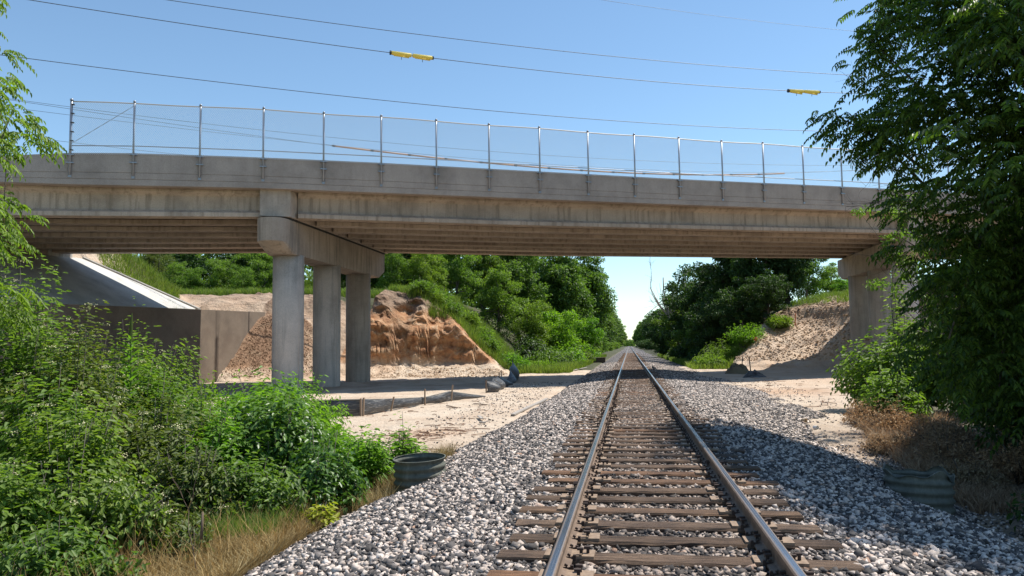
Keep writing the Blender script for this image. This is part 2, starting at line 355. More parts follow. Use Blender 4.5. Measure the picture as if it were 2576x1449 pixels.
ICO = np.array([(-1, phi, 0), (1, phi, 0), (-1, -phi, 0), (1, -phi, 0), (0, -1, phi), (0, 1, phi), (0, -1, -phi), (0, 1, -phi), (phi, 0, -1), (phi, 0, 1), (-phi, 0, -1), (-phi, 0, 1)]) / 1.9
ICF = np.array([(0, 11, 5), (0, 5, 1), (0, 1, 7), (0, 7, 10), (0, 10, 11), (1, 5, 9), (5, 11, 4), (11, 10, 2), (10, 7, 6), (7, 1, 8), (3, 9, 4), (3, 4, 2), (3, 2, 6), (3, 6, 8), (3, 8, 9), (4, 9, 5), (2, 4, 11), (6, 2, 10), (8, 6, 7), (9, 8, 1)])
OCT = np.array([(1, 0, 0), (-1, 0, 0), (0, 1, 0), (0, -1, 0), (0, 0, 1), (0, 0, -1)], float)
OCF = np.array([(0, 2, 4), (2, 1, 4), (1, 3, 4), (3, 0, 4), (2, 0, 5), (1, 2, 5), (3, 1, 5), (0, 3, 5)])
CUB = np.array([(x, y, z) for x in (-1, 1) for y in (-1, 1) for z in (-1, 1)], float) * 0.66
CUF = np.array([(0, 1, 3), (0, 3, 2), (4, 6, 7), (4, 7, 5), (0, 4, 5), (0, 5, 1), (2, 3, 7), (2, 7, 6), (0, 2, 6), (0, 6, 4), (1, 5, 7), (1, 7, 3)])
def randrot(n, rng):
    q = rng.normal(size=(n, 4)); q /= np.linalg.norm(q, axis=1)[:, None]; a, b, c_, d = q.T
    return np.stack([np.stack([1 - 2 * (c_ * c_ + d * d), 2 * (b * c_ - a * d), 2 * (b * d + a * c_)], 1), np.stack([2 * (b * c_ + a * d), 1 - 2 * (b * b + d * d), 2 * (c_ * d - a * b)], 1), np.stack([2 * (b * d - a * c_), 2 * (c_ * d + a * b), 1 - 2 * (b * b + c_ * c_)], 1)], 1)
def stones(P, S, base, faces, rng):
    n = len(P); k = len(base)
    v = np.broadcast_to(base, (n, k, 3)) * (rng.uniform(0.55, 1.2, (n, k, 1)) + rng.uniform(-0.28, 0.28, (n, k, 3)) * 0) * rng.uniform(0.42, 1.45, (n, 1, 3)) + rng.uniform(-0.22, 0.22, (n, k, 3))
    v = np.einsum('nij,nkj->nki', randrot(n, rng), v) * S[:, None, None]; v[:, :, 2] *= 0.8
    v = v + P[:, None, :]
    f = faces[None] + (np.arange(n) * k)[:, None, None]
    return v.reshape(-1, 3), f.reshape(-1, 3)
TIES = []; y = 4.30
while y < 160: TIES.append(y + RNG.normal() * 0.018); y += 0.551
TIEY = np.array(TIES)
def stone_pts(n, y0, y1, rng):
    X = rng.uniform(-4.6, 5.0, n); Y = y0 + (y1 - y0) * rng.random(n)
    Z = ballast_z(X, Y); G = ground_h(X, Y)
    j = np.clip(np.searchsorted(TIEY, Y), 1, len(TIEY) - 1); d = np.minimum(np.abs(TIEY[j] - Y), np.abs(Y - TIEY[j - 1]))
    on = (d < 0.125) & (np.abs(X) < 1.30 + 0.0 * Y) & (rng.random(n) > 0.02 + 0.33 * sstep(11, 30, Y))
    rail = (np.abs(np.abs(X) - 0.755) < 0.085)
    keep = (Z > G - 0.03 + 0.05 * rng.random(n)) & ~on & ~rail
    # pipe mouths stay clear
    for (px_, py_, pr_) in ((-3.42, 11.55, 0.40), (3.47, 11.0, 0.44)): keep &= (X - px_) ** 2 + (Y - py_) ** 2 > pr_ ** 2
    P_ = np.stack([X, Y, Z], 1)[keep]
    return P_
rg = np.random.default_rng(11)
p1 = stone_pts(105000, 3.9, 13.5, rg); s1 = rg.uniform(0.015, 0.035, len(p1)) * np.where(rg.random(len(p1)) < 0.15, 1.45, 1); p1[:, 2] += rg.uniform(-0.012, 0.02, len(p1))
crib = np.abs(p1[:, 0]) < 1.3; s1[crib] *= 0.9
v1, f1 = stones(p1, s1, CUB, CUF, rg)
p2 = stone_pts(100000, 13.5, 34, rg); s2 = rg.uniform(0.022, 0.045, len(p2)); p2[:, 2] += rg.uniform(-0.012, 0.015, len(p2))
v2, f2 = stones(p2, s2, CUB, CUF, rg)
p3 = stone_pts(60000, 34, 75, rg); s3 = rg.uniform(0.035, 0.06, len(p3))
v3, f3 = stones(p3, s3, OCT, OCF, rg)
# strays rolled onto the sand
n = 7000; X = np.concatenate([rg.uniform(-5.6, -3.4, n // 5), rg.uniform(3.4, 6.4, n // 5), rg.uniform(3.4, 5.6, n - 2 * (n // 5))]); Y = np.concatenate([rg.uniform(9, 40, 2 * (n // 5)), rg.uniform(5, 16.5, n - 2 * (n // 5))])
p4 = np.stack([X, Y, np.maximum(ground_h(X, Y), ballast_z(X, Y)) + 0.01], 1); s4 = rg.uniform(0.02, 0.035, n); v4, f4 = stones(p4, s4, OCT, OCF, rg)
vv = np.concatenate([v1, v2, v3, v4]); o1 = len(v1); o2 = o1 + len(v2); o3 = o2 + len(v3)
ff = np.concatenate([f1, f2 + o1, f3 + o2, f4 + o3])
tag(npmesh("gravel", vv, ff, STONE), "crushed pinkish grey and dark ballast stones along the track", "gravel", kind="stuff")
del vv, ff, v1, v2, v3, v4

# ------------------------------------------------------------ rails, ties
m = mat("rail_rust", (0.17, 0.115, 0.08), 0.7, 0.15); g = geo(m); n1 = noise(m, g.outputs["Position"], 9, 5)
cr = ramp(m, n1.outputs[0], [(0.3, (0.12, 0.08, 0.055)), (0.7, (0.24, 0.165, 0.115))]); L(m, cr.outputs[0], BS(m).inputs["Base Color"]); RUST = m
m = mat("rail_head", (0.52, 0.52, 0.54), 0.22, 1.0); g = geo(m); n1 = noise(m, mapping(m, g.outputs["Position"], (30, 0.3, 1)), 2, 3)
cr = ramp(m, n1.outputs[0], [(0.3, (0.2,) * 3), (0.7, (0.32,) * 3)]); L(m, cr.outputs[0], BS(m).inputs["Roughness"]); HEAD = m
m = mat("rail_side", (0.30, 0.24, 0.20), 0.42, 0.6); RSIDE = m
m = mat("tie_plate", (0.25, 0.175, 0.12), 0.75, 0.1); g = geo(m); n1 = noise(m, g.outputs["Position"], 25, 4)
cr = ramp(m, n1.outputs[0], [(0.3, (0.20, 0.135, 0.09)), (0.7, (0.35, 0.25, 0.17))]); L(m, cr.outputs[0], BS(m).inputs["Base Color"]); PLATE = m
SPIKE = mat("spike_iron", (0.06, 0.04, 0.032), 0.8, 0.2)
def tie_mat():
    m = mat("tie_timber", rough=0.9); tc = N(m, "ShaderNodeTexCoord"); oi = N(m, "ShaderNodeObjectInfo")
    off = N(m, "ShaderNodeVectorMath", operation='ADD'); L(m, tc.outputs["Object"], off.inputs[0])
    cm = N(m, "ShaderNodeCombineXYZ"); mu = N(m, "ShaderNodeMath", operation='MULTIPLY'); L(m, oi.outputs["Random"], mu.inputs[0]); mu.inputs[1].default_value = 60
    L(m, mu.outputs[0], cm.inputs[0]); L(m, mu.outputs[0], cm.inputs[1]); L(m, cm.outputs[0], off.inputs[1])
    gr = noise(m, mapping(m, off.outputs[0], (2.2, 34, 34)), 1.5, 9, 0.78, 0.5); bl = noise(m, off.outputs[0], 2.2, 4)
    c1 = ramp(m, gr.outputs[0], [(0.36, (0.014, 0.010, 0.008)), (0.43, (0.085, 0.058, 0.040)), (0.55, (0.20, 0.138, 0.095)), (0.70, (0.34, 0.25, 0.18))])
    c2 = ramp(m, bl.outputs[0], [(0.35, (0.6, 0.55, 0.52)), (0.65, (1.15, 1.08, 1.0))])
    c3 = mix(m, 1.0, c1.outputs[0], c2.outputs[0], 'MULTIPLY')
    tn = ramp(m, oi.outputs["Random"], [(0, (0.60, 0.58, 0.56)), (0.3, (1.0, 0.95, 0.9)), (0.55, (1.25, 1.28, 1.32)), (0.8, (1.05, 0.95, 0.85)), (1, (1.45, 1.1, 0.82))])
    L(m, mix(m, 1.0, c3, tn.outputs[0], 'MULTIPLY'), BS(m).inputs["Base Color"]); bump(m, gr.outputs[0], 1.0, 0.03)
    return m
TIE = tie_mat()
# rail section (x from centre, z from top of rail)
prof = [(-0.072, -0.172), (-0.072, -0.162), (-0.02, -0.148), (-0.009, -0.135), (-0.009, -0.06), (-0.034, -0.045), (-0.037, -0.012), (-0.028, -0.002), (-0.017, -0.0005), (0.021, -0.0005), (0.030, -0.003), (0.037, -0.012), (0.034, -0.045), (0.009, -0.06), (0.009, -0.135), (0.02, -0.148), (0.072, -0.162), (0.072, -0.172)]
yy = list(np.arange(2.0, 60, 2.0)) + list(np.arange(60, 1400, 40))
rails = []
for sx, lab in ((-1, "rusty brown steel rail with polished head, left of the pair"), (1, "rusty steel rail with blue-white shiny head, right of the pair")):
    b = MB(); n = len(prof); vs = []; fs = []; mi = []
    for yv in yy: vs += [(px_ + sx * 0.755, yv, pz) for px_, pz in prof]
    for i in range(len(yy) - 1):
        for k in range(n):
            k2 = (k + 1) % n; fs.append((i * n + k, i * n + k2, (i + 1) * n + k2, (i + 1) * n + k)); mi.append(1 if k == 8 else (2 if k in (7, 9) else 0))
    b.v = vs; b.f = fs; b.mi = mi; b.f += [tuple(range(n - 1, -1, -1))]; b.mi += [0]
    r = b.build("rail", [RUST, HEAD, RSIDE]); tag(r, lab, "rail", "the two running rails"); rails.append(r)
# timber tie with gnarled edges
def tie_mesh(seed):
    rr_ = random.Random(seed); b = MB(); secs = []; nx = 18
    for i in range(nx + 1):
        x = -1.30 + 2.60 * i / nx; j = lambda a: rr_.uniform(-a, a)
        e = 0.004 if 0 < i < nx else 0.012
        secs.append([Vector((x + j(e), -0.112 + j(0.005), -0.17)), Vector((x + j(e), -0.114 + j(0.006), -0.018 + j(0.005))), Vector((x, -0.100 + j(0.006), j(0.003))),
                     Vector((x, 0.0 + j(0.02), 0.002 + j(0.003))), Vector((x, 0.100 + j(0.006), j(0.003))), Vector((x + j(e), 0.114 + j(0.006), -0.018 + j(0.005))), Vector((x + j(e), 0.112 + j(0.005), -0.17))])
    b.loft(secs); return b
tm = [tie_mesh(s) for s in range(6)]
def ordinal(n):
    ones = ["", "first", "second", "third", "fourth", "fifth", "sixth", "seventh", "eighth", "ninth", "tenth", "eleventh", "twelfth", "thirteenth", "fourteenth", "fifteenth", "sixteenth", "seventeenth", "eighteenth", "nineteenth"]
    if n < 20: return ones[n]
    t = {2: "twenty", 3: "thirty", 4: "forty"}[n // 10]
    return ({2: "twentieth", 3: "thirtieth", 4: "fortieth"}[n // 10]) if n % 10 == 0 else t + "-" + ones[n % 10]
protos = []
for i in range(6):
    t = tm[i].build("crosstie", TIE)
    for sx in (-1, 1):
        pb = MB(); cx = sx * 0.755
        pb.box((cx, 0, 0.010), (0.185, 0.095, 0.010)); pb.box((cx - 0.088, 0, 0.026), (0.008, 0.095, 0.007)); pb.box((cx + 0.088, 0, 0.026), (0.008, 0.095, 0.007))
        pl = pb.build("tie_plate", PLATE, t)
        for dx, dy in ((-0.088, 0.05), (0.088, -0.05), (-0.092, -0.055), (0.135, 0.0) if i % 2 else (0.092, 0.055)):
            q = MB(); q.box((cx + dx, dy, 0.035), (0.011, 0.011, 0.022)); q.box((cx + dx - math.copysign(0.006, dx), dy, 0.062), (0.024, 0.017, 0.008), 0.1)
            q.build("spike", SPIKE, pl)
    protos.append(t)
bare = [tm[i].build("crosstie", TIE) for i in range(2)]
used = set()
for k, ty in enumerate(TIES[:290]):
    if ty < 36: src = protos[k % 6]
    else: src = bare[k % 2]
    if src not in used: o = src; used.add(src)
    else: o = copy_tree(src)
    o.location = (RNG.normal() * 0.05 - 0.02 + (0.08 if k in (3, 9, 14) else 0), ty, -0.1765 if ty < 12 else -0.1765); o.rotation_euler = (0, 0, RNG.normal() * 0.012)
    if k < 44: lab = "weathered brown timber crosstie, %s from the bottom edge of the photo" % ordinal(k + 1)
    elif ty < 51: lab = "dull timber crosstie half sunk in ballast near the bridge shadow"
    else: lab = "faint far crosstie between the rails beyond the bridge shadow"
    tag(o, lab, "crosstie", "crossties under the rails" if k < 44 else ("crossties near the bridge shadow" if ty < 51 else "far crossties beyond the bridge"))
# rail anchors: two beside each near tie
ab = MB(); ab.box((0.055, 0, -0.160), (0.034, 0.010, 0.011)); ab.box((0.085, 0, -0.154), (0.011, 0.012, 0.021)); ab.box((0.045, 0, -0.135), (0.012, 0.008, 0.008), 0, 0, 0, 0.5)
for r, sx in zip(rails, (-1, 1)):
    pa = None
    for k in range(48):
        for s_ in (-1, 1):
            if pa is None: pa = ab.build("rail_anchor", SPIKE, r); o = pa
            else: o = pa.copy(); COL.objects.link(o); o.parent = r
            o.location = (sx * 0.755, TIES[k] + s_ * 0.135, 0.0); o.scale = (-sx, 1, 1)

exec_after = []
# ------------------------------------------------------------ overpass
CON = concrete("concrete", (0.52, 0.44, 0.375), (0.24, 0.215, 0.19), 0.45)
CONP = concrete("parapet_concrete", (0.45, 0.385, 0.345), (0.37, 0.31, 0.27), 0.3)
CONG = concrete("girder_concrete", (0.47, 0.385, 0.315), (0.25, 0.20, 0.155), 0.75)
CONC = concrete("cap_concrete", (0.46, 0.39, 0.33), (0.19, 0.165, 0.14), 0.7)
WHITE = concrete("slope_concrete", (0.50, 0.485, 0.455), (0.36, 0.33, 0.29), 0.3, ws=(0.8, 0.8, 0.8))
WALLC = concrete("wall_concrete", (0.235, 0.185, 0.14), (0.16, 0.115, 0.085), 0.55, ws=(0.35, 0.35, 0.45))
GAP_DARK = mat("joint_shadow_gap", (0.03, 0.03, 0.03), 0.9)
def ptop(s): return float(np.interp(s, [-60, -27.5, -26.4, -24.7, -21.8, -17, -12, 2.6, 12.4, 40], [8.3, 8.70, 8.81, 9.05, 9.23, 9.37, 9.45, 9.55, 9.70, 10.0]))
def pbot(s): return float(np.interp(s, [-60, -24, -17, -6, 2.4, 9.4, 40], [7.3, 7.86, 8.08, 8.19, 8.27, 8.37, 8.8]))
def gbot(s): return float(np.interp(s, [-60, -25, -17.2, -16, -6, 2.6, 9.7, 16, 40], [5.7, 6.72, 6.98, 6.98, 7.05, 7.19, 7.30, 7.41, 7.8]))
bridge = empty("overpass_bridge", (0, 43.5, -0.4)); bridge_inv = Vector((0, -43.5, 0.4))
tag(bridge, "grey concrete girder road bridge crossing above the railway track", "bridge")
def bb(b, name, mt, parent=None, smooth=False, bevel=0.0):
    o = b.build(name, mt, parent or bridge, smooth, None, bevel); o.matrix_parent_inverse = Matrix.Translation(bridge_inv); return o
S0, S1, WID = -34.0, 34.0, 12.7
def sk(off): return off * 0.4986                 # supports run parallel to the track
def run(fn_sec, s0, s1, step=2.0):
    ss = [s0] + [s for s in np.arange(math.ceil(s0 / step) * step, s1, step) if s > s0 + 0.2 and s < s1 - 0.2] + [s1]
    return [fn_sec(s) for s in ss]
# parapets with two formliner reveals on the outer face
for o0, sgn, nm in ((0.0, 1, "parapet"), (WID, -1, "parapet")):
    b = MB()
    def sec(s, o0=o0, sgn=sgn):
        t, l = ptop(s), pbot(s); h = t - l; j1, j2 = l + h * 0.39, l + h * 0.185; g_ = 0.02
        pts = [(0, t), (0, j1 + 0.012), (g_, j1), (0, j1 - 0.012), (0, j2 + 0.012), (g_, j2), (0, j2 - 0.012), (0, l), (0.32, l), (0.32, t)]
        return [B(s + (sk(o0) if o0 else 0), o0 + sgn * p, z) for p, z in pts]
    b.loft(run(sec, -27.6 if not o0 else -38, 30)); o = bb(b, nm, CONP)
    if not o0:
        b = MB()
        def sec2(s):
            t = np.interp(s, [-40, -27.6], [8.0, 8.70]); l = pbot(s); return [B(s, 0.02, t), B(s, 0.02, l), B(s, 0.34, l), B(s, 0.34, t)]
        b.loft(run(sec2, -42, -27.6)); bb(b, "wing_parapet", CONP)
# deck
b = MB()
def secd(s): return [B(s, 0.325, pbot(s) + 0.30), B(s, 0.325, pbot(s) + 0.02), B(s + sk(WID), WID - 0.325, pbot(s) + 0.02), B(s + sk(WID), WID - 0.325, pbot(s) + 0.30)]
b.loft(run(secd, -38, 30)); bb(b, "deck", CONG)
# girders (AASHTO-like section), nine of them, three spans
PS = [-33.4, -16.55, 17.55]                       # support lines at off = 0
nG = 7
for gi in range(nG):
    off = 0.95 + gi * (WID - 1.9) / (nG - 1)
    for a_, b_ in ((PS[0], PS[1] - 0.62), (PS[1] + 0.62, PS[2] - 0.15), (PS[2] + 0.3, 32)):
        b = MB()
        def secg(s):
            l = gbot(s - sk(off)); t = pbot(s - sk(off)) + 0.018; H = t - l
            P_ = [(0.33, 0), (0.33, 0.17), (0.10, 0.30), (0.085, 0.36), (0.085, H - 0.24), (0.14, H - 0.17), (0.30, H - 0.09), (0.30, H)]
            return [B(s, off + x, l + z) for x, z in P_] + [B(s, off - x, l + z) for x, z in reversed(P_)]
        b.loft(run(secg, a_ + sk(off), b_ + sk(off))); bb(b, "girder", CONG)
# end diaphragm blocks over the piers and piers
def pier(Xc, s_line, zt_near, zt_far, base_zs, ncol0):
    b = MB(); ys = []; hw = 0.62
    y0 = (BO + BD * (s_line) + BN * 0)[1]
    # block of concrete between the girder ends, full width of the bridge
    p = []
    offs = [0.30, WID - 0.35]
    ring = []
    for off in offs:
        s = s_line + sk(off); t = pbot(s_line) + 0.012; l = gbot(s_line) - 0.01
        ring.append([B(s - 0.615, off, t), B(s - 0.615, off, l), B(s + 0.615, off, l), B(s + 0.615, off, t)])
    b.loft(ring); bb(b, "diaphragm", CON)
    # cap with round ends, along the track direction
    P0 = B(s_line + sk(0.0), 0.0, 0); ya, yb = P0.y - 0.10, P0.y + (WID + 0.15) / math.sin(BA) - 0.25
    xc = Xc; pts = []
    def outline(z, inset=0.0, lift=0.0):
        r_ = hw; out = []
        for k in range(9): a = math.pi + math.pi * k / 8; out.append(Vector((xc + r_ * math.cos(a), ya + r_ + r_ * math.sin(a) + inset, z)))
        for k in range(9): a = math.pi * k / 8; out.append(Vector((xc + r_ * math.cos(a), yb - 0.35 + 0.35 * math.sin(a) - inset, z)))
        return out
    zt = gbot(s_line) - 0.10
    secs = []
    top = outline(zt); bot = outline(zt - 0.98); bot2 = outline(zt - 1.42, 1.0)
    b = MB(); b.loft([bot2, bot, top])
    cap = bb(b, "pier_cap", CONC)
    bp = MB(); bp.loft([[B(s_line + sk(o_) + q, o_, zt + dz) for q, dz in ((-0.5, -0.005), (0.5, -0.005), (0.5, 0.085), (-0.5, 0.085))] for o_ in (0.6, WID - 0.6)])  # dark strip stands in for the shaded gap between cap and girders
    bb(bp, "gap_shade_strip", GAP_DARK)
    for k, (yc, zb) in enumerate(base_zs):
        b = MB(); secs = []
        for z in [zb - 1.0, zb, zb + 1.5, zt - 1.38]:
            secs.append([Vector((xc + 0.67 * math.cos(2 * math.pi * i / 40), yc + 0.67 * math.sin(2 * math.pi * i / 40), z)) for i in range(40)])
        b.loft([list(reversed(q)) for q in secs])
        for z in (zb + 1.75,):       # form joint ring
            b.tube([(xc, yc, z), (xc, yc, z + 0.008)], 0.674, 40)
        for a_ in (-1.95, -0.4): b.tube([(xc + 0.668 * math.cos(a_), yc + 0.668 * math.sin(a_), zb), (xc + 0.668 * math.cos(a_), yc + 0.668 * math.sin(a_), zt - 1.40)], 0.012, 5)
        c_ = b.build("column", CON, cap, True); c_.matrix_parent_inverse = Matrix.Identity(4)
        for p_ in c_.data.polygons:
            if len(p_.vertices) > 4: p_.use_smooth = False
pier(-15.0, PS[1], 0, 0, [(32.15, -0.5), (36.55, -0.45), (41.05, -0.4)], 3)
pier(15.5, PS[2], 0, 0, [(47.3, 0.3), (51.8, 0.9), (56.2, 1.2)], 3)
for o in bridge.children:
    for c_ in o.children: c_.matrix_parent_inverse = Matrix.Identity(4)
# abutment
b = MB()
b.box((-30.5, 29.6, 5.6), (1.0, 7.3, 1.0)); b.box((-31.2, 29.6, 7.0), (0.4, 7.2, 0.5))
ab_ = b.build("abutment", CON, bevel=0.02); tag(ab_, "pale concrete abutment carrying the left end of the bridge", "abutment")
WHITE2 = concrete("wing_concrete", (0.50, 0.48, 0.44), (0.25, 0.22, 0.18), 0.7)
b = MB(); b.box((-30.0, 36.2, 6.35), (0.6, 0.85, 0.85)); b.build("wing_wall", WHITE2, ab_, bevel=0.02)
# retaining wall
a0, a1, a2 = (-23.5, 17.0, 3.1), (-23.5, 39.05, 3.62), (-23.5, 47.2, 3.80)
b = MB(); ring = []
for (x, y, z) in (a0, a1, a2): ring.append([Vector((x + 0.12, y, -1.2)), Vector((x, y, z)), Vector((x - 0.35, y, z)), Vector((x - 0.35, y, -1.2))])
b.loft(ring); o = b.build("retaining_wall", WALLC)
tag(o, "stained brown-grey concrete retaining wall below the sloped paving", "wall")
# slope paving
b = MB()
T = lambda x, y, z: Vector((x, y, z))
lo = [(18.5, 3.25), (30, 3.50), (41.6, 3.80)]; hi = [(18.5, 6.05), (28, 6.20), (37.9, 6.44)]
ra = []
for (ya, za), (yb, zb) in zip(lo, hi):
    secp = [T(-25.0, ya, za), T(-27.0, ya + (yb - ya) * 0.444, za + (zb - za) * 0.444 + 0.02), T(-29.5, yb, zb)]
    ra.append(secp + [v - Vector((0, 0, 0.18)) for v in reversed(secp)])
b.loft(ra); sp_ = b.build("slope_paving", WHITE)
tag(sp_, "smooth white concrete slope paving rising from the wall to the abutment", "paving")
b = MB(); b.loft([[T(-24.9, 41.65, 3.84), T(-24.9, 41.95, 3.84), T(-24.9, 41.95, 3.4), T(-24.9, 41.65, 3.4)], [T(-29.5, 37.92, 6.53), T(-29.5, 38.2, 6.53), T(-29.5, 38.2, 6.1), T(-29.5, 37.92, 6.1)]])
b.build("edge_kerb", concrete("kerb", (0.35, 0.33, 0.30), (0.2, 0.18, 0.15)), sp_)

# ------------------------------------------------------------ chain link fence on the parapet
m = mat("galvanised", (0.30, 0.32, 0.36), 0.45, 0.7); GALV = m
WIRE = mat("fence_wire", (0.75, 0.77, 0.80), 0.5, 0.1)
BLK = mat("fitting_dark", (0.05, 0.055, 0.065), 0.5, 0.5)
fence = empty("chain_link_fence", B(-24, 0, ptop(-24)))
tag(fence, "tall galvanised chain link fence bolted along the bridge parapet", "fence")
finv = Matrix.Translation(-Vector(fence.location))
def fb(b, name, mt, parent=None, smooth=False):
    o = b.build(name, mt, parent or fence, smooth); o.matrix_parent_inverse = finv if parent is None else Matrix.Identity(4); return o
def ftop(s): return ptop(s) + 2.02 + 0.02 * math.sin(s)
posts = [-24.02] + [-21.8 + 2.447 * k for k in range(0, 19)]
for k, s in enumerate(posts):
    b = MB(); r_ = 0.052 if k == 0 else 0.042
    b.tube([B(s, -0.055, pbot(s) + 0.42 - (0.05)), B(s, -0.055, ftop(s) + 0.02)], r_, 10)
    b.tube([B(s, -0.055, ftop(s) + 0.02), B(s, -0.055, ftop(s) + 0.07), B(s, -0.055, ftop(s) + 0.10)], [r_ * 1.35, r_ * 1.25, r_ * 0.4], 10)
    po = fb(b, "post", GALV, smooth=True)
    for z in (ptop(s) - 0.08, ptop(s) - 0.40):
        b = MB(); b.box(B(s, -0.05, z), (0.13, 0.055, 0.022), math.pi / 2 - BA); fb(b, "bracket", GALV, po)
    b = MB(); b.box(B(s, -0.02, pbot(s) + 0.33), (0.055, 0.012, 0.06), math.pi / 2 - BA); fb(b, "foot_plate", GALV, po)
    if k == 0:
        for i in range(6): b = MB(); b.box(B(s + 0.05, -0.06, ptop(s) + 0.1 + i * 0.36), (0.06, 0.065, 0.014), math.pi / 2 - BA); fb(b, "bracket", BLK, po)
send = posts[-1]
b = MB(); b.tube([B(s, -0.06, ftop(s) - 0.02) for s in np.arange(posts[0], send, 1.2)], 0.024, 8); fb(b, "top_rail", mat("top_rail", (0.50, 0.44, 0.36), 0.5, 0.3), smooth=True)
b = MB(); b.tube([B(s, -0.06, ptop(s) + 0.27) for s in np.arange(posts[0], send, 1.2)], 0.022, 8); fb(b, "bottom_rail", GALV, smooth=True)
b = MB(); b.tube([B(posts[0], -0.07, ptop(posts[0]) + 0.32), B(posts[1], -0.07, ftop(posts[1]) - 0.12)], 0.010, 6); fb(b, "brace_rod", GALV)
# woven mesh as thin diagonal strips
Vs = []; Fs = []; pitch = 0.072; wd = 0.0085
def strip(p, q):
    d = (q - p).normalized(); n_ = Vector(BN); s_ = d.cross(n_).normalized() * wd / 2; o = len(Vs)
    Vs.extend([p - s_, p + s_, q + s_, q - s_]); Fs.append((o, o + 1, o + 2, o + 3))
s = posts[0] - 2.4
while s < send:
    for sg in (1, -1):
        a0_, a1_ = (s, s + 2.25) if sg == 1 else (s + 2.25, s)
        za, zb = 0.0, 1.0
        t0, t1 = 0.0, 1.0
        # clip horizontally to the fence ends
        def cl(t): return a0_ + (a1_ - a0_) * t
        if sg == 1:
            if a0_ < posts[0]: t0 = (posts[0] - a0_) / 2.25
            if a1_ > send: t1 = (send - a0_) / 2.25
        else:
            if a1_ < posts[0]: t1 = (a0_ - posts[0]) / 2.25
            if a0_ > send: t0 = (a0_ - send) / 2.25
        if t1 - t0 > 0.02:
            for u0_, u1_ in ((t0, (t0 + t1) / 2), ((t0 + t1) / 2, t1)):
                pts = []
                for t in (u0_, u1_):
                    ss_ = cl(t); lo_ = ptop(ss_) - 0.08; pts.append(B(ss_, -0.085 - 0.008 * sg, lo_ + (ftop(ss_) - 0.02 - lo_) * t))
                strip(*pts)
    s += pitch
b = MB(); b.v = [tuple(v) for v in Vs]; b.f = Fs; b.mi = [0] * len(Fs); fb(b, "wire_mesh", WIRE)

# ------------------------------------------------------------ overhead lines
CABLE = mat("cable", (0.10, 0.115, 0.14), 0.45, 0.4)
CABLE2 = mat("bright_cable", (0.42, 0.40, 0.34), 0.4, 0.5)
def wire(pts, off, rad, mt, label, grp):
    P3 = [atB(x, y, off) for x, y in pts]; s = [(Vector(p) - Vector(BO)).dot(Vector(BD)) for p in P3]; z = [p.z for p in P3]
    # smooth sag: low order fit through the measured points
    k = min(3, len(pts) - 1); co = np.polyfit(s, z, k) if len(pts) > 2 else np.polyfit(s, z, 1)
    s0, s1 = s[0] - 14, s[-1] + 22; ss = np.linspace(s0, s1, 70); sc_ = np.clip(ss, s[0], s[-1])
    der = np.polyder(co); zz = np.polyval(co, sc_) + np.polyval(der, sc_) * (ss - sc_)
    b = MB(); b.tube([B(float(a), off, float(c)) for a, c in zip(ss, zz)], rad, 6)
    o = b.build("power_line", mt, smooth=True); tag(o, label, "power line", grp)
    return lambda q: B(q, off, float(np.polyval(co, q)))
G1 = "overhead wires behind the bridge"
f1_ = wire([(70, 0), (400, 49), (980, 132), (1288, 171), (1983, 227), (2170, 236)], 15, 0.022, CABLE, "dark overhead wire carrying the two yellow sleeves", G1)
f2_ = wire([(422, 0), (850, 60), (1288, 115), (1750, 161), (2140, 189)], 15, 0.020, CABLE, "bare overhead wire highest to cross the whole sky, above the yellow sleeves", G1)
f3_ = wire([(50, 145), (700, 222), (1288, 286), (1700, 312), (2108, 331)], 15, 0.020, CABLE, "bare overhead wire running just above the fence top rail", G1)
wire([(1515, 0), (1800, 40), (2112, 75)], 26, 0.013, CABLE, "faint thin wire in the top right of the sky", G1)
wire([(62, 252), (178, 271), (505, 311), (820, 342), (1288, 386), (1600, 403), (2110, 416)], 20, 0.012, CABLE, "thin wire seen through the upper part of the fence mesh", G1)
f6_ = wire([(65, 260), (178, 272), (505, 320), (838, 367), (1118, 402), (1358, 421), (1707, 437), (1975, 437)], 18, 0.012, CABLE, "thin wire ending inside the long orange sleeves behind the fence", G1)
wire([(50, 274), (178, 290), (505, 328), (820, 362), (1100, 393), (1360, 413), (1707, 428), (2108, 431)], 20, 0.011, CABLE, "thin wire just above the orange sleeves behind the fence", G1)
wire([(60, 345), (178, 358), (350, 378), (450, 388)], 20, 0.011, CABLE, "low thin wire meeting the parapet behind the first fence panels", G1)
YEL = mat("yellow_plastic", (0.80, 0.60, 0.10), 0.5); BLKP = mat("black_plastic", (0.02, 0.02, 0.02), 0.6)
def s_at(x, y, off): return (atB(x, y, off) - Vector(BO)).dot(Vector(BD))
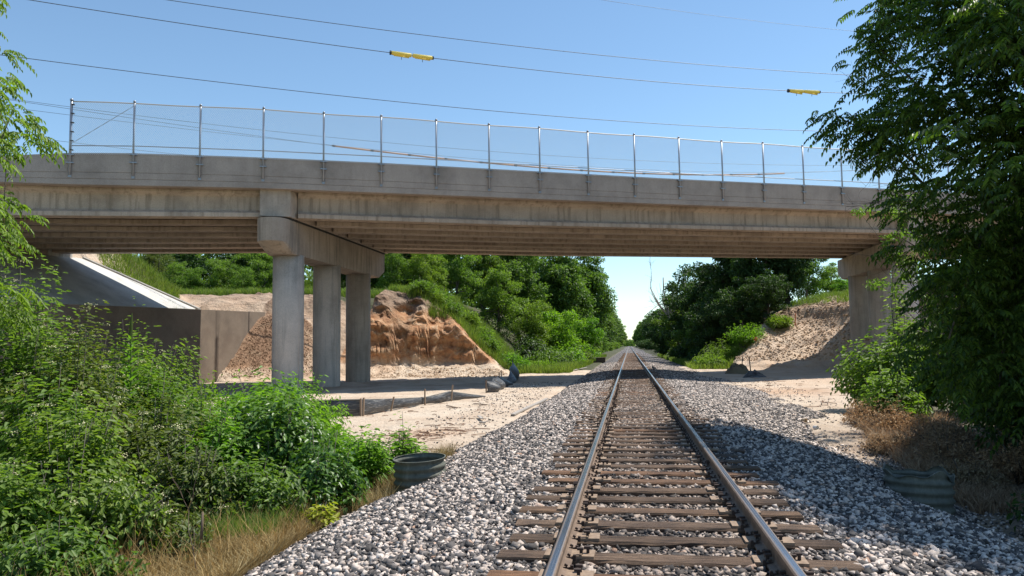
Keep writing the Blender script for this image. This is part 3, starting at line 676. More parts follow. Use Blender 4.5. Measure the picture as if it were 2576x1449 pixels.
for (xa, ya, xb, yb, lab) in ((982, 133, 1090, 150, "yellow plastic sleeve clipped on the wire above the bridge middle"), (1983, 228, 2062, 233, "smaller looking yellow sleeve on the wire beside the tall tree")):
    sa, sb = s_at(xa, ya, 15), s_at(xb, yb, 15); root = empty("line_sleeve", f1_(sa)); tag(root, lab, "line sleeve", "yellow sleeves on the wire")
    iv = Matrix.Translation(-Vector(root.location)); dz = Vector((0, 0, 0.0))
    for q in range(2):
        u0_, u1_ = sa + (sb - sa) * (0.02 + 0.49 * q), sa + (sb - sa) * (0.49 + 0.49 * q)
        b = MB(); b.tube([f1_(u0_ + (u1_ - u0_) * t) for t in (0, 0.04, 0.5, 0.96, 1)], [0.10, 0.13, 0.13, 0.13, 0.10], 10)
        b.box(f1_((u0_ + u1_) / 2) - Vector((0, 0, 0.14)), ((u1_ - u0_) * 0.38, 0.03, 0.05), math.pi / 2 - BA, 0, 0, 0.055)
        o = b.build("sleeve_tube", YEL, root, True); o.matrix_parent_inverse = iv
        b = MB(); c_ = f1_((u0_ + u1_) / 2); b.tube([c_ - Vector((0, 0, 0.2)), c_ - Vector((0, 0, 0.36))], 0.018, 6); o = b.build("clamp_pin", BLKP, root); o.matrix_parent_inverse = iv
    b = MB(); b.tube([f1_(sa - 0.04), f1_(sa + 0.05)], 0.14, 10); b.tube([f1_(sb - 0.05), f1_(sb + 0.02)], 0.115, 10); o = b.build("end_cap", BLKP, root); o.matrix_parent_inverse = iv
ORG = mat("orange_sleeve", (0.55, 0.27, 0.10), 0.6)
sa, sb = s_at(838, 367, 18), s_at(1975, 437, 18); root = empty("insulating_sleeve", f6_(sa)); iv = Matrix.Translation(-Vector(root.location))
tag(root, "long row of orange sleeves with black joints on the wire behind the fence", "line sleeve")
nseg = 14; lens = (sb - sa) / nseg
for q in range(nseg):
    b = MB(); b.tube([f6_(sa + lens * (q + t)) for t in (0.03, 0.5, 0.97)], 0.055, 8); o = b.build("sleeve_tube", ORG, root, True); o.matrix_parent_inverse = iv
    b = MB(); b.tube([f6_(sa + lens * (q - 0.03)), f6_(sa + lens * (q + 0.05))], 0.07, 8); o = b.build("joint_clip", BLKP, root); o.matrix_parent_inverse = iv
print("structure done")

# @@FOLIAGE@@
# ------------------------------------------------------------ foliage helpers
def leaf_mat(name, cols, trans=0.35, rough=0.5, pos_scale=0.0, tt=(1.5, 1.7, 0.6)):
    m = bpy.data.materials.new(name); m.use_nodes = True; nt_ = m.node_tree; b = nt_.nodes["Principled BSDF"]; out = nt_.nodes["Material Output"]
    g = geo(m); r = ramp(m, g.outputs["Random Per Island"], [(i / (len(cols) - 1), c) for i, c in enumerate(cols)])
    oi = N(m, "ShaderNodeObjectInfo"); tint = ramp(m, oi.outputs["Random"], [(0, (0.80, 0.88, 0.80)), (0.5, (1, 1, 1)), (1, (1.22, 1.10, 0.85))])
    c = mix(m, 1.0, r.outputs[0], tint.outputs[0], 'MULTIPLY')
    if pos_scale:
        n1 = noise(m, g.outputs["Position"], pos_scale, 3); t2 = ramp(m, n1.outputs[0], [(0.35, (0.78, 0.86, 0.9)), (0.65, (1.25, 1.12, 0.9))]); c = mix(m, 1.0, c, t2.outputs[0], 'MULTIPLY')
    L(m, c, b.inputs["Base Color"]); b.inputs["Roughness"].default_value = rough; b.inputs["Specular IOR Level"].default_value = 0.35
    tr = N(m, "ShaderNodeBsdfTranslucent"); br = mix(m, 1.0, c, tt, 'MULTIPLY'); L(m, br, tr.inputs[0])
    ms = N(m, "ShaderNodeMixShader"); ms.inputs[0].default_value = trans; L(m, b.outputs[0], ms.inputs[1]); L(m, tr.outputs[0], ms.inputs[2]); L(m, ms.outputs[0], out.inputs[0])
    return m
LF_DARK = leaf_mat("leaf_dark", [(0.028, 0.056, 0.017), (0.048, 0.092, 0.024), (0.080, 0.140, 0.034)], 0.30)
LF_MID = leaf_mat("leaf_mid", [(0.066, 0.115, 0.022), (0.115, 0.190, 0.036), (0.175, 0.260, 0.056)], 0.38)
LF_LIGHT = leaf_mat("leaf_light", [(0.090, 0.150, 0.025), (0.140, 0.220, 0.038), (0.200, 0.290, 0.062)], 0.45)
LF_WAL = leaf_mat("leaf_walnut", [(0.030, 0.062, 0.018), (0.060, 0.112, 0.028), (0.130, 0.210, 0.045)], 0.5, 0.42)  # bright end of the ramp stands in for sunlit leaves in the dark crown
LF_LIME = leaf_mat("leaf_lime", [(0.085, 0.175, 0.020), (0.135, 0.260, 0.030), (0.190, 0.330, 0.045)], 0.5)
LF_OLIVE = leaf_mat("leaf_olive", [(0.070, 0.100, 0.024), (0.120, 0.150, 0.034), (0.180, 0.200, 0.055)], 0.35)
LF_GLOSS = leaf_mat("leaf_glossy", [(0.042, 0.100, 0.022), (0.075, 0.155, 0.034), (0.125, 0.225, 0.050)], 0.28, 0.36)
DRY = leaf_mat("dry_grass", [(0.24, 0.16, 0.065), (0.40, 0.285, 0.13), (0.54, 0.42, 0.22)], 0.3, 0.8, tt=(1.1, 0.95, 0.75))
DRY2 = leaf_mat("dry_brush", [(0.24, 0.165, 0.10), (0.38, 0.27, 0.17), (0.50, 0.38, 0.25)], 0.3, 0.8, tt=(1.1, 0.92, 0.8))
GRS = leaf_mat("green_grass", [(0.095, 0.150, 0.030), (0.15, 0.23, 0.045), (0.25, 0.30, 0.09)], 0.4, 0.6)
CREAM = mat("flower_cream", (0.50, 0.47, 0.26), 0.8)
m = mat("bark", rough=0.95); g = geo(m); n1 = noise(m, mapping(m, g.outputs["Position"], (8, 8, 1.5)), 2.0, 6); cr = ramp(m, n1.outputs[0], [(0.3, (0.05, 0.042, 0.034)), (0.7, (0.17, 0.145, 0.12))]); L(m, cr.outputs[0], BS(m).inputs["Base Color"]); BARK = m
TWIG = mat("dry_twig", (0.30, 0.26, 0.21), 0.9)

def nrm(v): return v / np.maximum(np.linalg.norm(v, axis=-1, keepdims=True), 1e-9)
def leaves(P, D, Nn, ln, wd, fold=0.25, droop=0.15):
    """one pointed, folded leaf (6 verts, 2 quads) per row: base P, direction D, normal Nn, length, width"""
    D = nrm(D); S = nrm(np.cross(D, Nn)); U = nrm(np.cross(S, D)); ln = np.broadcast_to(np.asarray(ln, float), (len(P),))[:, None]; wd = np.broadcast_to(np.asarray(wd, float), (len(P),))[:, None] * 0.5
    b = P; t = P + D * ln - U * ln * droop
    l1 = P + D * ln * 0.28 + S * wd * 0.9 + U * wd * fold; l2 = P + D * ln * 0.66 + S * wd * 0.72 + U * (wd * fold - ln * droop * 0.4)
    q1 = P + D * ln * 0.28 - S * wd * 0.9 + U * wd * fold; q2 = P + D * ln * 0.66 - S * wd * 0.72 + U * (wd * fold - ln * droop * 0.4)
    V = np.stack([b, l1, l2, t, q2, q1], 1).reshape(-1, 3); k = (np.arange(len(P)) * 6)[:, None, None]
    F = (np.array([[0, 3, 2, 1], [0, 5, 4, 3]])[None] + k).reshape(-1, 4)
    return V, F
def cat(lst):
    o = 0; Vs = []; Fs = []
    for v, f in lst: Vs.append(v); Fs.append(f + o); o += len(v)
    return np.concatenate(Vs), np.concatenate(Fs)
def blobs(n_cl, rx, ry, rz, zc, rng, rc=(0.55, 1.1), bottom=0.15, lump=0.25):
    """centres and radii of leaf clumps filling an uneven crown"""
    d = nrm(rng.normal(size=(n_cl, 3))); r = rng.random(n_cl) ** 0.45
    k = 1 + lump * np.sin(d[:, 0] * 5 + rng.random() * 6) * np.cos(d[:, 2] * 4 + rng.random() * 6)
    c = d * (r * k)[:, None] * np.array([rx, ry, rz]); c[:, 2] += zc
    return c, rng.uniform(rc[0], rc[1], n_cl)
def clump_leaves(c, rad, per, size, rng, asp=0.5, flat=0.6):
    n = len(c) * per; ci = np.repeat(np.arange(len(c)), per)
    d = nrm(rng.normal(size=(n, 3))); r = rng.random(n) ** 0.5
    P = c[ci] + d * (r * rad[ci])[:, None] * np.array([1, 1, flat])
    Dd = nrm(d * 0.8 + rng.normal(size=(n, 3)) * 0.7 + np.array([0, 0, -0.25])); Nn = nrm(rng.normal(size=(n, 3)) * 0.55 + np.array([0, 0, 1.0]) + d * 0.3)
    ln = rng.uniform(0.65, 1.3, n) * size
    return leaves(P, Dd, Nn, ln, ln * asp, 0.3, 0.2)
def fronds(P, D, rng, ln=0.45, pairs=7, lf=0.11, wdt=0.035, droop=0.5):
    """compound leaves: a drooping stalk with paired leaflets"""
    D = nrm(D); n = len(P); up = np.array([0, 0, 1.0]); S = nrm(np.cross(D, up)); out = []
    L0 = ln * rng.uniform(0.7, 1.25, n)
    for i in range(pairs + 1):
        t = 0.22 + 0.78 * i / pairs; pos = P + D * (L0 * t)[:, None] - up * (L0 * droop * t * t)[:, None]
        dirt = nrm(D - up * (2 * droop * t))
        sz = lf * (1.0 - 0.35 * abs(t - 0.6)) * (L0 / ln)
        for sg in ((1, -1) if i < pairs else (0,)):
            dd = nrm(S * sg + dirt * (0.55 if sg else 1) - up * 0.45 + rng.normal(size=(n, 3)) * 0.12)
            nn = nrm(up + rng.normal(size=(n, 3)) * 0.25 + S * sg * 0.2)
            out.append(leaves(pos, dd, nn, sz, sz * wdt / 0.11 * 1.0, 0.35, 0.25))
    # stalk as a thin blade
    return cat(out)
def limbs(b, base, h, tips, rng, r0=0.16, lean=(0, 0)):
    top = Vector((base[0] + lean[0], base[1] + lean[1], base[2] + h)); pts = []
    for i in range(7):
        t = i / 6; pts.append(Vector((base[0] + lean[0] * t + rng.normal() * 0.05 * h * 0.1, base[1] + lean[1] * t + rng.normal() * 0.05 * h * 0.1, base[2] - 0.3 + (h + 0.3) * t)))
    b.tube(pts, [r0 * (1.25 if i == 0 else 1 - 0.13 * i) for i in range(7)], 8)
    for tp in tips:
        tp = Vector(tp); k = rng.integers(2, 7); a = pts[k]; mid = (a + tp) / 2 + Vector((rng.normal() * 0.2, rng.normal() * 0.2, 0.25 * (tp - a).length * 0.5))
        ra = r0 * (1 - 0.13 * k) * 0.55
        b.tube([a, a.lerp(mid, 0.5) + Vector((0, 0, 0.05)), mid, mid.lerp(tp, 0.6), tp], [ra, ra * 0.8, ra * 0.6, ra * 0.4, ra * 0.15], 5)
def tree_proto(name, seed, rx, rz, zc, ncl, per, size, lm, asp=0.5, trunk_h=None, kind="round", rc=(0.5, 1.0)):
    rng = np.random.default_rng(seed); root = empty(name)
    c, r = blobs(ncl, rx, rx, rz, zc, rng, rc)
    if kind == "cone": k = np.clip(1.15 - (c[:, 2] - (zc - rz)) / (2 * rz), 0.12, 1.1); c[:, 0] *= k * 1.3; c[:, 1] *= k * 1.3
    if kind == "vase": k = 0.55 + 0.6 * (c[:, 2] - (zc - rz)) / (2 * rz); c[:, 0] *= k; c[:, 1] *= k
    V, F = clump_leaves(c, r, per, size, rng, asp); npmesh("crown", V, F, lm, root)
    b = MB(); tips = c[rng.choice(len(c), min(14, len(c)), replace=False)]
    limbs(b, (0, 0, 0), trunk_h or zc, tips, rng, 0.03 * (zc + rz)); b.build("trunk", BARK, root, True)
    return root
_used = set()
def place(proto, x, y, z=None, s=1.0, rz=None, sz=None, label=None, cat_="tree", group=None):
    if proto.name not in _used: _used.add(proto.name); o = proto
    else: o = copy_tree(proto)
    o.location = (x, y, gh(x, y) - 0.05 if z is None else z); o.scale = (s, s, sz or s); o.rotation_euler = (0, 0, random.uniform(0, 6.28) if rz is None else rz)
    tag(o, label, cat_, group); return o

# ------------------------------------------------------------ distant and middle-distance trees
pA = tree_proto("broadleaf_tree", 1, 3.2, 4.2, 5.2, 75, 170, 0.26, LF_MID)
pB = tree_proto("broadleaf_tree", 2, 3.6, 4.0, 4.6, 80, 170, 0.27, LF_DARK)
pC = tree_proto("young_tree", 3, 2.6, 3.3, 3.6, 60, 180, 0.20, LF_LIGHT, kind="vase")
pD = tree_proto("tall_tree", 4, 4.5, 8.5, 9.5, 150, 150, 0.42, LF_MID, rc=(0.8, 1.7))
pE = tree_proto("tall_tree", 5, 4.2, 8.0, 9.0, 150, 150, 0.42, LF_DARK, rc=(0.8, 1.6))
pF = tree_proto("cedar_tree", 6, 2.3, 3.6, 3.6, 120, 130, 0.15, LF_OLIVE, 0.3, kind="cone", rc=(0.35, 0.7))
pG = tree_proto("lime_green_tree", 7, 2.6, 3.2, 3.4, 70, 170, 0.24, LF_LIME)
pH = tree_proto("broadleaf_tree", 8, 3.0, 3.6, 4.2, 70, 170, 0.24, LF_LIGHT)
def at_px(px, Y): p = atY(px, 860, Y); return p.x
LGRP = "trees on the left bank behind the bridge"; RGRP = "trees on the right bank behind the bridge"
# photo column, distance, prototype, scale, height scale, label
for px, Y, pr, s, szz, lab in [
    (215, 62, pH, 0.6, 0.6, "small light green tree at the far left end of the bank top, beside the abutment"),
    (300, 61, pF, 0.72, 0.75, "yellowish olive cedar left of the other cedar on the bank top"),
    (385, 62, pF, 0.95, 0.85, "broad olive cedar in the middle of the bank top under the left span"),
    (470, 78, pB, 1.0, 0.9, "dark leafy tree between the cedars and the pier"),
    (560, 60, pC, 0.62, 0.55, "pale green young tree in front of dark trees left of the first column"),
    (610, 76, pB, 1.1, 1.0, "dark tree directly left of the first round column"),
    (480, 58, pC, 0.50, 0.40, "low pale green sapling on the bank grass under the left span"),
    (410, 88, pE, 0.6, 0.6, "tall dark tree furthest back behind the cedars"),
    (690, 84, pE, 0.62, 0.6, "tall dark tree behind the first round column"),
    (250, 90, pD, 0.5, 0.5, "mid green tree furthest back at the left end"),
    (790, 66, pC, 0.5, 0.45, "yellow green sapling seen between the first and second columns"),
    (860, 78, pB, 1.05, 0.95, "dark tree seen between the second and third columns"),
    (985, 60, pC, 0.62, 0.72, "yellow green sapling on the bluff beside the pier cap end"),
    (1060, 61, pC, 0.55, 0.60, "slender yellow green sapling on the crest of the red bluff"),
    (1010, 78, pB, 1.25, 1.15, "very dark tree behind the saplings right of the pier"),
    (1110, 80, pB, 1.2, 1.2, "dark tree with bare lower trunk above the grassy slope"),
    (1150, 70, pH, 0.72, 0.75, "light green bushy tree at the top of the grassy slope"),
    (1215, 76, pA, 0.95, 0.9, "mid green tree behind the light bushy tree on the slope"),
    (1255, 66, pH, 0.75, 0.72, "grey green spreading tree halfway down the grassy slope"),
    (1300, 78, pD, 0.62, 0.62, "taller mid green tree rising behind the spreading tree"),
    (1335, 68, pC, 0.8, 0.8, "loose grey green small tree with thin stems at the slope foot"),
    (1400, 92, pD, 0.78, 0.80, "tall full green tree left of the open sky gap, nearest of the tall ones"),
    (1405, 74, pG, 0.85, 0.95, "bright lime green tree standing at the foot of the left bank"),
    (1455, 84, pG, 0.85, 0.8, "second lime green tree, just behind and right of the brightest one"),
    (1340, 96, pA, 1.2, 1.2, "mid green tree in the second row behind the grassy slope"),
    (1470, 118, pD, 0.92, 0.95, "tall rounded tree whose crown edges the sky gap on its left"),
]:
    place(pr, at_px(px, Y), Y, None, s, None, szz, lab, "tree", LGRP)
k = 0
for Y, xo, s in [(100, -9.5, 0.55), (112, -8.4, 0.5), (128, -9.6, 0.75), (140, -12, 1.0), (150, -9.5, 0.85), (168, -9.8, 0.9), (185, -9.4, 0.95), (205, -9.6, 1.0), (228, -9.4, 1.0), (255, -9.5, 1.05), (285, -9.4, 1.1), (320, -9.8, 1.15), (360, -9.5, 1.2), (405, -9.6, 1.2), (460, -9.6, 1.2), (530, -9.6, 1.25), (620, -9.4, 1.3), (730, -9.5, 1.3), (850, -9.3, 1.3), (1000, -9, 1.35)]:
    place(pD if k % 3 else pE, xo, Y, gh(xo, Y), s, None, s * 0.9, "distant green tree in the receding row left of the track", "tree", "receding tree row left of the track"); k += 1
for Y, x_, s in [(96, -7.8, 0.7), (104, -7.4, 0.6), (115, -7.2, 0.7), (126, -7.0, 0.6), (138, -7.2, 0.75), (152, -6.9, 0.7), (170, -7.0, 0.8)]:
    place(pC if k % 2 else pH, x_, Y, gh(x_, Y) - 0.2, s, None, s * 0.8, "light green small tree lining the far left side of the track", "tree", "small trees along the far left track side"); k += 1
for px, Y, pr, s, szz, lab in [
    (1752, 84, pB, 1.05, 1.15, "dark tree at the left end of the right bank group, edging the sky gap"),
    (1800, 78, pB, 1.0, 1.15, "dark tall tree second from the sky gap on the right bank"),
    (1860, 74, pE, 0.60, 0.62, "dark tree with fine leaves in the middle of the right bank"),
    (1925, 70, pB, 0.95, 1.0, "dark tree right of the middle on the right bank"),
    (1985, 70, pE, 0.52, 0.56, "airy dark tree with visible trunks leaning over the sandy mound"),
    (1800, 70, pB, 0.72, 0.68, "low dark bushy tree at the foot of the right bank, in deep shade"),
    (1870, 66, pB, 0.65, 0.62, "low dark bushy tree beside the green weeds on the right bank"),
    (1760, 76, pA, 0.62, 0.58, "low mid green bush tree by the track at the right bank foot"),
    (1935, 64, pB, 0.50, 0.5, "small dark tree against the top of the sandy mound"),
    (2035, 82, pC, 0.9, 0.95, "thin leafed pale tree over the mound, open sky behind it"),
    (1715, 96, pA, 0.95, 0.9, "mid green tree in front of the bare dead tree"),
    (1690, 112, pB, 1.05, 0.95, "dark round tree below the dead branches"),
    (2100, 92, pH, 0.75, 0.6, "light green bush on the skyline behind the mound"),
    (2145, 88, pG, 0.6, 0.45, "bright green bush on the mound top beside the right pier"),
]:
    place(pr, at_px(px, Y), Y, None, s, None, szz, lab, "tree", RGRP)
for Y, xo, s in [(126, 9.6, 0.55), (142, 9.5, 0.52), (160, 9.6, 0.58), (180, 9.6, 0.6), (205, 9.8, 0.7), (235, 9.8, 0.8), (270, 9.8, 0.8), (310, 9.8, 0.9), (355, 9.8, 0.95), (410, 9.6, 1.0), (470, 9.6, 1.05), (540, 9.5, 1.1), (630, 9.5, 1.2), (740, 9.5, 1.2), (860, 9.2, 1.2), (1000, 9.2, 1.2)]:
    place(pE if k % 3 else pD, xo, Y, gh(xo, Y), s, None, s * 0.9, "distant dark tree in the receding row right of the track", "tree", "receding tree row right of the track"); k += 1
# closing woodland beyond the rows, one mass nobody could count
rngw = np.random.default_rng(40)
for px, Y, pr, s, szz, lab in [(440, 60, pC, 0.5, 0.5, "pale green sapling between the olive cedar and the low sapling"), (610, 58.5, pC, 0.42, 0.42, "small pale green sapling right at the left edge of the first column"), (1085, 64, pH, 0.5, 0.5, "small light tree just behind the crest of the red bluff"), (650, 62, pH, 0.6, 0.6, "light bushy tree half hidden behind the first column")]:
    place(pr, at_px(px, Y), Y, None, s, None, szz, lab, "tree", LGRP)
c = []; rr_ = []
for _ in range(1500):
    sd_ = rngw.choice([-1, 1], p=[0.62, 0.38]); xx = sd_ * rngw.uniform(14 if sd_ < 0 else 16, 75); yy_ = rngw.uniform(98, 190) if rngw.random() < 0.75 or sd_ > 0 else rngw.uniform(78, 110)
    if sd_ < 0 and yy_ < 98 and xx > -22: continue
    if sd_ > 0 and xx > 17 and xx < 30 and yy_ < 140: continue
    g_ = gh(xx, yy_); c.append((xx, yy_, g_ + rngw.uniform(0.1, 10.5 if sd_ < 0 else 6.0))); rr_.append(rngw.uniform(1.3, 2.6))
V, F = clump_leaves(np.array(c), np.array(rr_), 85, 0.55, rngw, 0.6); tag(npmesh("woodland", V, F, LF_MID), "green woodland closing the view behind the trees on both banks", "woodland", kind="stuff")
c = np.array([(rngw.uniform(-9, 9), rngw.uniform(1180, 1230), rngw.uniform(0, 9)) for _ in range(110)])
V, F = clump_leaves(c, np.full(len(c), 2.6), 50, 1.2, rngw, 0.6); tag(npmesh("far_foliage", V, F, LF_MID), "hazy far foliage where the track meets the horizon", "woodland", kind="stuff")

for i in range(14):
    for sg, nm, pr_, lab, grp in ((-1, "far_bush", pC, "faint low bush under the receding tree row left of the track", "far bushes left"), (1, "far_bush", pB, "faint low bush under the receding tree row right of the track", "far bushes right")):
        Y = 118 * 1.12 ** i; xx = sg * random.uniform(7.2, 8.6); o = place(pr_, xx, Y, gh(xx, Y) - 0.9, 0.65 + 0.04 * i, None, 0.42 + 0.02 * i, lab, "bush", grp); o.name = nm
# bare dead tree
def twiggy(b, p, d, ln, r_, depth, rng, spread=0.55):
    pts = [p]; dd = Vector(d)
    for i in range(4):
        dd = (dd + Vector((rng.normal(), rng.normal(), rng.normal())) * 0.12).normalized(); pts.append(pts[-1] + dd * ln / 4)
    b.tube(pts, [r_ * (1 - 0.16 * i) for i in range(5)], 5)
    if depth:
        for _ in range(3 if depth > 1 else 4):
            k = rng.integers(1, 5); nd = (dd + Vector((rng.normal(), rng.normal(), rng.normal())) * spread).normalized(); twiggy(b, pts[k], nd, ln * rng.uniform(0.45, 0.72), r_ * 0.5, depth - 1, rng, spread)
rt = np.random.default_rng(5); b = MB(); p0 = atY(1712, 760, 95); o_ = Vector((p0.x, 95, 3.0))
o_.x -= 1.0; twiggy(b, o_, Vector((-0.12, 0, 1)), 6.6, 0.17, 3, rt, 0.5); twiggy(b, o_ + Vector((0, 0, 1.4)), Vector((-0.75, 0, 0.75)), 4.6, 0.10, 3, rt, 0.5); twiggy(b, o_ + Vector((0, 0, 0.8)), Vector((-0.5, 0, 0.9)), 4.6, 0.09, 2, rt, 0.5)
o = b.build("dead_tree", TWIG, smooth=True, origin=(p0.x, 95, 3.0)); tag(o, "bare grey dead tree sticking up into the sky gap right of the track", "tree")

# ------------------------------------------------------------ big compound-leaf trees close to the camera
def frond_tree(name, cl, per, lm, rng, ln, lf, trunk=None, tips=None, droop=0.5, r0=0.14, pairs=7, wdt=0.035):
    root = empty(name, trunk); base = np.array(trunk)
    c = np.array([q[:3] for q in cl]) - base; rad = np.array([q[3] for q in cl]); n = len(c) * per; ci = np.repeat(np.arange(len(c)), per)
    d = nrm(rng.normal(size=(n, 3))); P = c[ci] + d * (rng.random(n) ** 0.4 * rad[ci])[:, None] * np.array([1, 1, 0.75])
    outw = nrm(c[ci] * np.array([1, 1, 0.1]) + 1e-3); D = nrm(d * np.array([1, 1, 0.35]) + outw * 0.45 + rng.normal(size=(n, 3)) * 0.45)
    V, F = fronds(P, D, rng, ln, pairs, lf, wdt, droop); npmesh("crown", V, F, lm, root)
    b = MB(); hh = max(c[:, 2]) * 0.72; limbs(b, (0, 0, 0), hh, [c[i] for i in rng.choice(len(c), min(60, len(c)), replace=False)], rng, r0, (0, 0)); b.build("trunk", BARK, root, True)
    return root
rw = np.random.default_rng(77)
def region(px0, px1, py0, py1, Y0, Y1, n, rng, rad=(0.35, 0.7), poly=None):
    out = []
    while len(out) < n:
        x, y = rng.uniform(px0, px1), rng.uniform(py0, py1)
        if poly is not None:
            inside = False; j = len(poly) - 1
            for i in range(len(poly)):
                xi, yi = poly[i]; xj, yj = poly[j]
                if (yi > y) != (yj > y) and x < (xj - xi) * (y - yi) / (yj - yi) + xi: inside = not inside
                j = i
            if not inside: continue
        p = atY(x, y, rng.uniform(Y0, Y1)); out.append((p.x, p.y, p.z, rng.uniform(*rad)))
    return out
# walnut on the right: crown from above the frame down to the undergrowth
wal = region(2150, 3100, -900, 1060, 12.5, 19.5, 1300, rw, (0.35, 0.75), [(2245, -900), (2255, 40), (2235, 90), (2275, 180), (2240, 260), (2220, 320), (2300, 430), (2350, 560), (2380, 700), (2380, 840), (2430, 1000), (3100, 1060), (3100, -900)])
wal += region(2150, 3100, -1500, 200, 12.0, 22, 420, rw, (0.5, 0.9))
def inpoly(x, y, poly):
    ins = False; j = len(poly) - 1
    for i in range(len(poly)):
        xi, yi = poly[i]; xj, yj = poly[j]
        if (yi > y) != (yj > y) and x < (xj - xi) * (y - yi) / (yj - yi) + xi: ins = not ins
        j = i
    return ins
def casts(q):          # where the sun throws this bough's shadow, as seen from the camera
    t = (q[2] + 0.35) / SDIR.z; g_ = np.array([q[0] - SDIR.x * t, q[1] - SDIR.y * t, -0.35]) - CAM; z = g_ @ fwd
    if z < 0.5: return True
    return inpoly(1288 + 1950 * (g_ @ rgt) / z, 724.5 - 1950 * (g_ @ upv) / z, [(1700, 1095), (1830, 1080), (1960, 1120), (2190, 1150), (2360, 1100), (2480, 850), (4500, 500), (4500, 1900), (2700, 1470), (2320, 1385), (2060, 1275), (1830, 1170)])
wal += region(2480, 3600, -1500, 500, 9.5, 12.6, 260, rw, (0.4, 0.75))
wal = [q for q in wal if q[2] > 0.2 and q[0] < 14 and casts(q)]
walnut = frond_tree("walnut_tree", wal, 25, LF_WAL, rw, 0.42, 0.108, (8.3, 16.6, -0.9), droop=0.3, r0=0.20, wdt=0.048)
tag(walnut, "huge dark backlit tree with drooping compound leaves filling the right edge", "tree")
# a bough reaching left in front of the parapet, and bare lower twigs
b = MB()
for a_, e_, r_ in (((2330, 430), (2105, 292), 0.03), ((2330, 470), (2160, 330), 0.028), ((2380, 300), (2190, 100), 0.03), ((2400, 700), (2270, 600), 0.025), ((2420, 860), (2300, 760), 0.025)):
    p, q = atY(*a_, 15.5), atY(*e_, 15.0); b.tube([p, p.lerp(q, 0.35) + Vector((0, 0, 0.08)), p.lerp(q, 0.7) + Vector((0, 0, 0.05)), q], [r_, r_ * 0.8, r_ * 0.5, r_ * 0.25], 5)
rt = np.random.default_rng(9)
for a_, dvec in (((2330, 330), (-0.8, 0, 0.7)), ((2320, 420), (-1, 0, -0.1)), ((2320, 470), (-1, 0, -0.45)), ((2325, 500), (-0.9, 0, -0.2)), ((2300, 250), (-0.9, 0, 0.4)), ((2330, 540), (-1, 0, 0.1)), ((2290, 440), (-1, 0, 0.3)), ((2330, 620), (-1, 0, 0.05))):
    twiggy(b, atY(*a_, 15.3), Vector(dvec), 0.95, 0.010, 2, rt, 0.7)
o = b.build("bough", BARK, walnut, True); o.matrix_parent_inverse = Matrix.Translation((-8.3, -16.6, 0.9))
def leaf_sprays(px_list, Y, lm, rng, per, ln, lf, parent, inv, name="leaf_spray", wdt=0.048):
    P = []; D = []
    for (x, y, r_) in px_list:
        c = atY(x, y, Y)
        for _ in range(per):
            P.append([c.x + rng.normal() * r_, c.y + rng.normal() * r_, c.z + rng.normal() * r_ * 0.7]); D.append([rng.normal() - 0.5, rng.normal(), rng.normal() * 0.3])
    V, F = fronds(np.array(P), np.array(D), rng, ln, 6, lf, wdt, 0.5); o = npmesh(name, V, F, lm, parent)
    if inv is not None: o.matrix_parent_inverse = inv
    return o
leaf_sprays([(2110, 285, .12), (2105, 300, .14), (2150, 335, .14), (2180, 330, .2), (2200, 300, .2), (2230, 350, .2), (2180, 370, .16), (2240, 300, .22), (2225, 45, .14), (2210, 75, .12), (2210, 130, .14), (2195, 160, .2), (2205, 110, .16), (2230, 60, .2), (2215, 210, .2), (2260, 400, .25), (2290, 460, .25), (2280, 520, .2), (2310, 610, .2), (2290, 650, .2), (2275, 630, .15)], 15.1, LF_WAL, rw, 15, 0.42, 0.108, walnut, Matrix.Translation((-8.3, -16.6, 0.9)))
# small lit-leaf saplings growing through the walnut's left side
def sapling(name, pts, Y, lm, per, size, label, base, seed, cat_="sapling", rad=0.16, sub=1):
    rng = np.random.default_rng(seed); bz = gh(base[0], base[1]); root = empty(name, (base[0], base[1], bz)); inv = Matrix.Translation((-base[0], -base[1], -bz))
    c = np.array([tuple(atY(x, y, Y)) for x, y in pts]); c[:, 1] += rng.normal(size=len(c)) * 0.3
    V, F = clump_leaves(c, np.full(len(c), rad), per, size, rng, 0.45, 0.6); o = npmesh("foliage", V, F, lm, root); o.matrix_parent_inverse = inv
    b = MB()
    for q in c[::2]:
        a_ = Vector((base[0], base[1], bz)); e_ = Vector(q); md = a_.lerp(e_, 0.55) + Vector((rng.normal() * 0.1, 0, 0.12 * (e_ - a_).length)); b.tube([a_, a_.lerp(md, 0.5) + Vector((0, 0, 0.1)), md, e_], [0.028, 0.02, 0.012, 0.003], 5)
    o = b.build("stem", BARK, root, True); o.matrix_parent_inverse = inv; tag(root, label, cat_); return root
sapling("young_maple", [(2165, 530), (2200, 520), (2240, 515), (2275, 520), (2300, 500), (2225, 540), (2260, 545), (2250, 480), (2290, 540), (2270, 585), (2240, 600), (2300, 590), (2230, 655), (2265, 665), (2290, 640), (2205, 715), (2235, 705), (2270, 715), (2250, 740), (2295, 690), (2310, 740)], 18.5, LF_LIGHT, 55, 0.085, "sparse yellow green maple reaching over the right pier from the dark tree", (7.4, 18.8), 21, rad=0.2)
print("trees done")

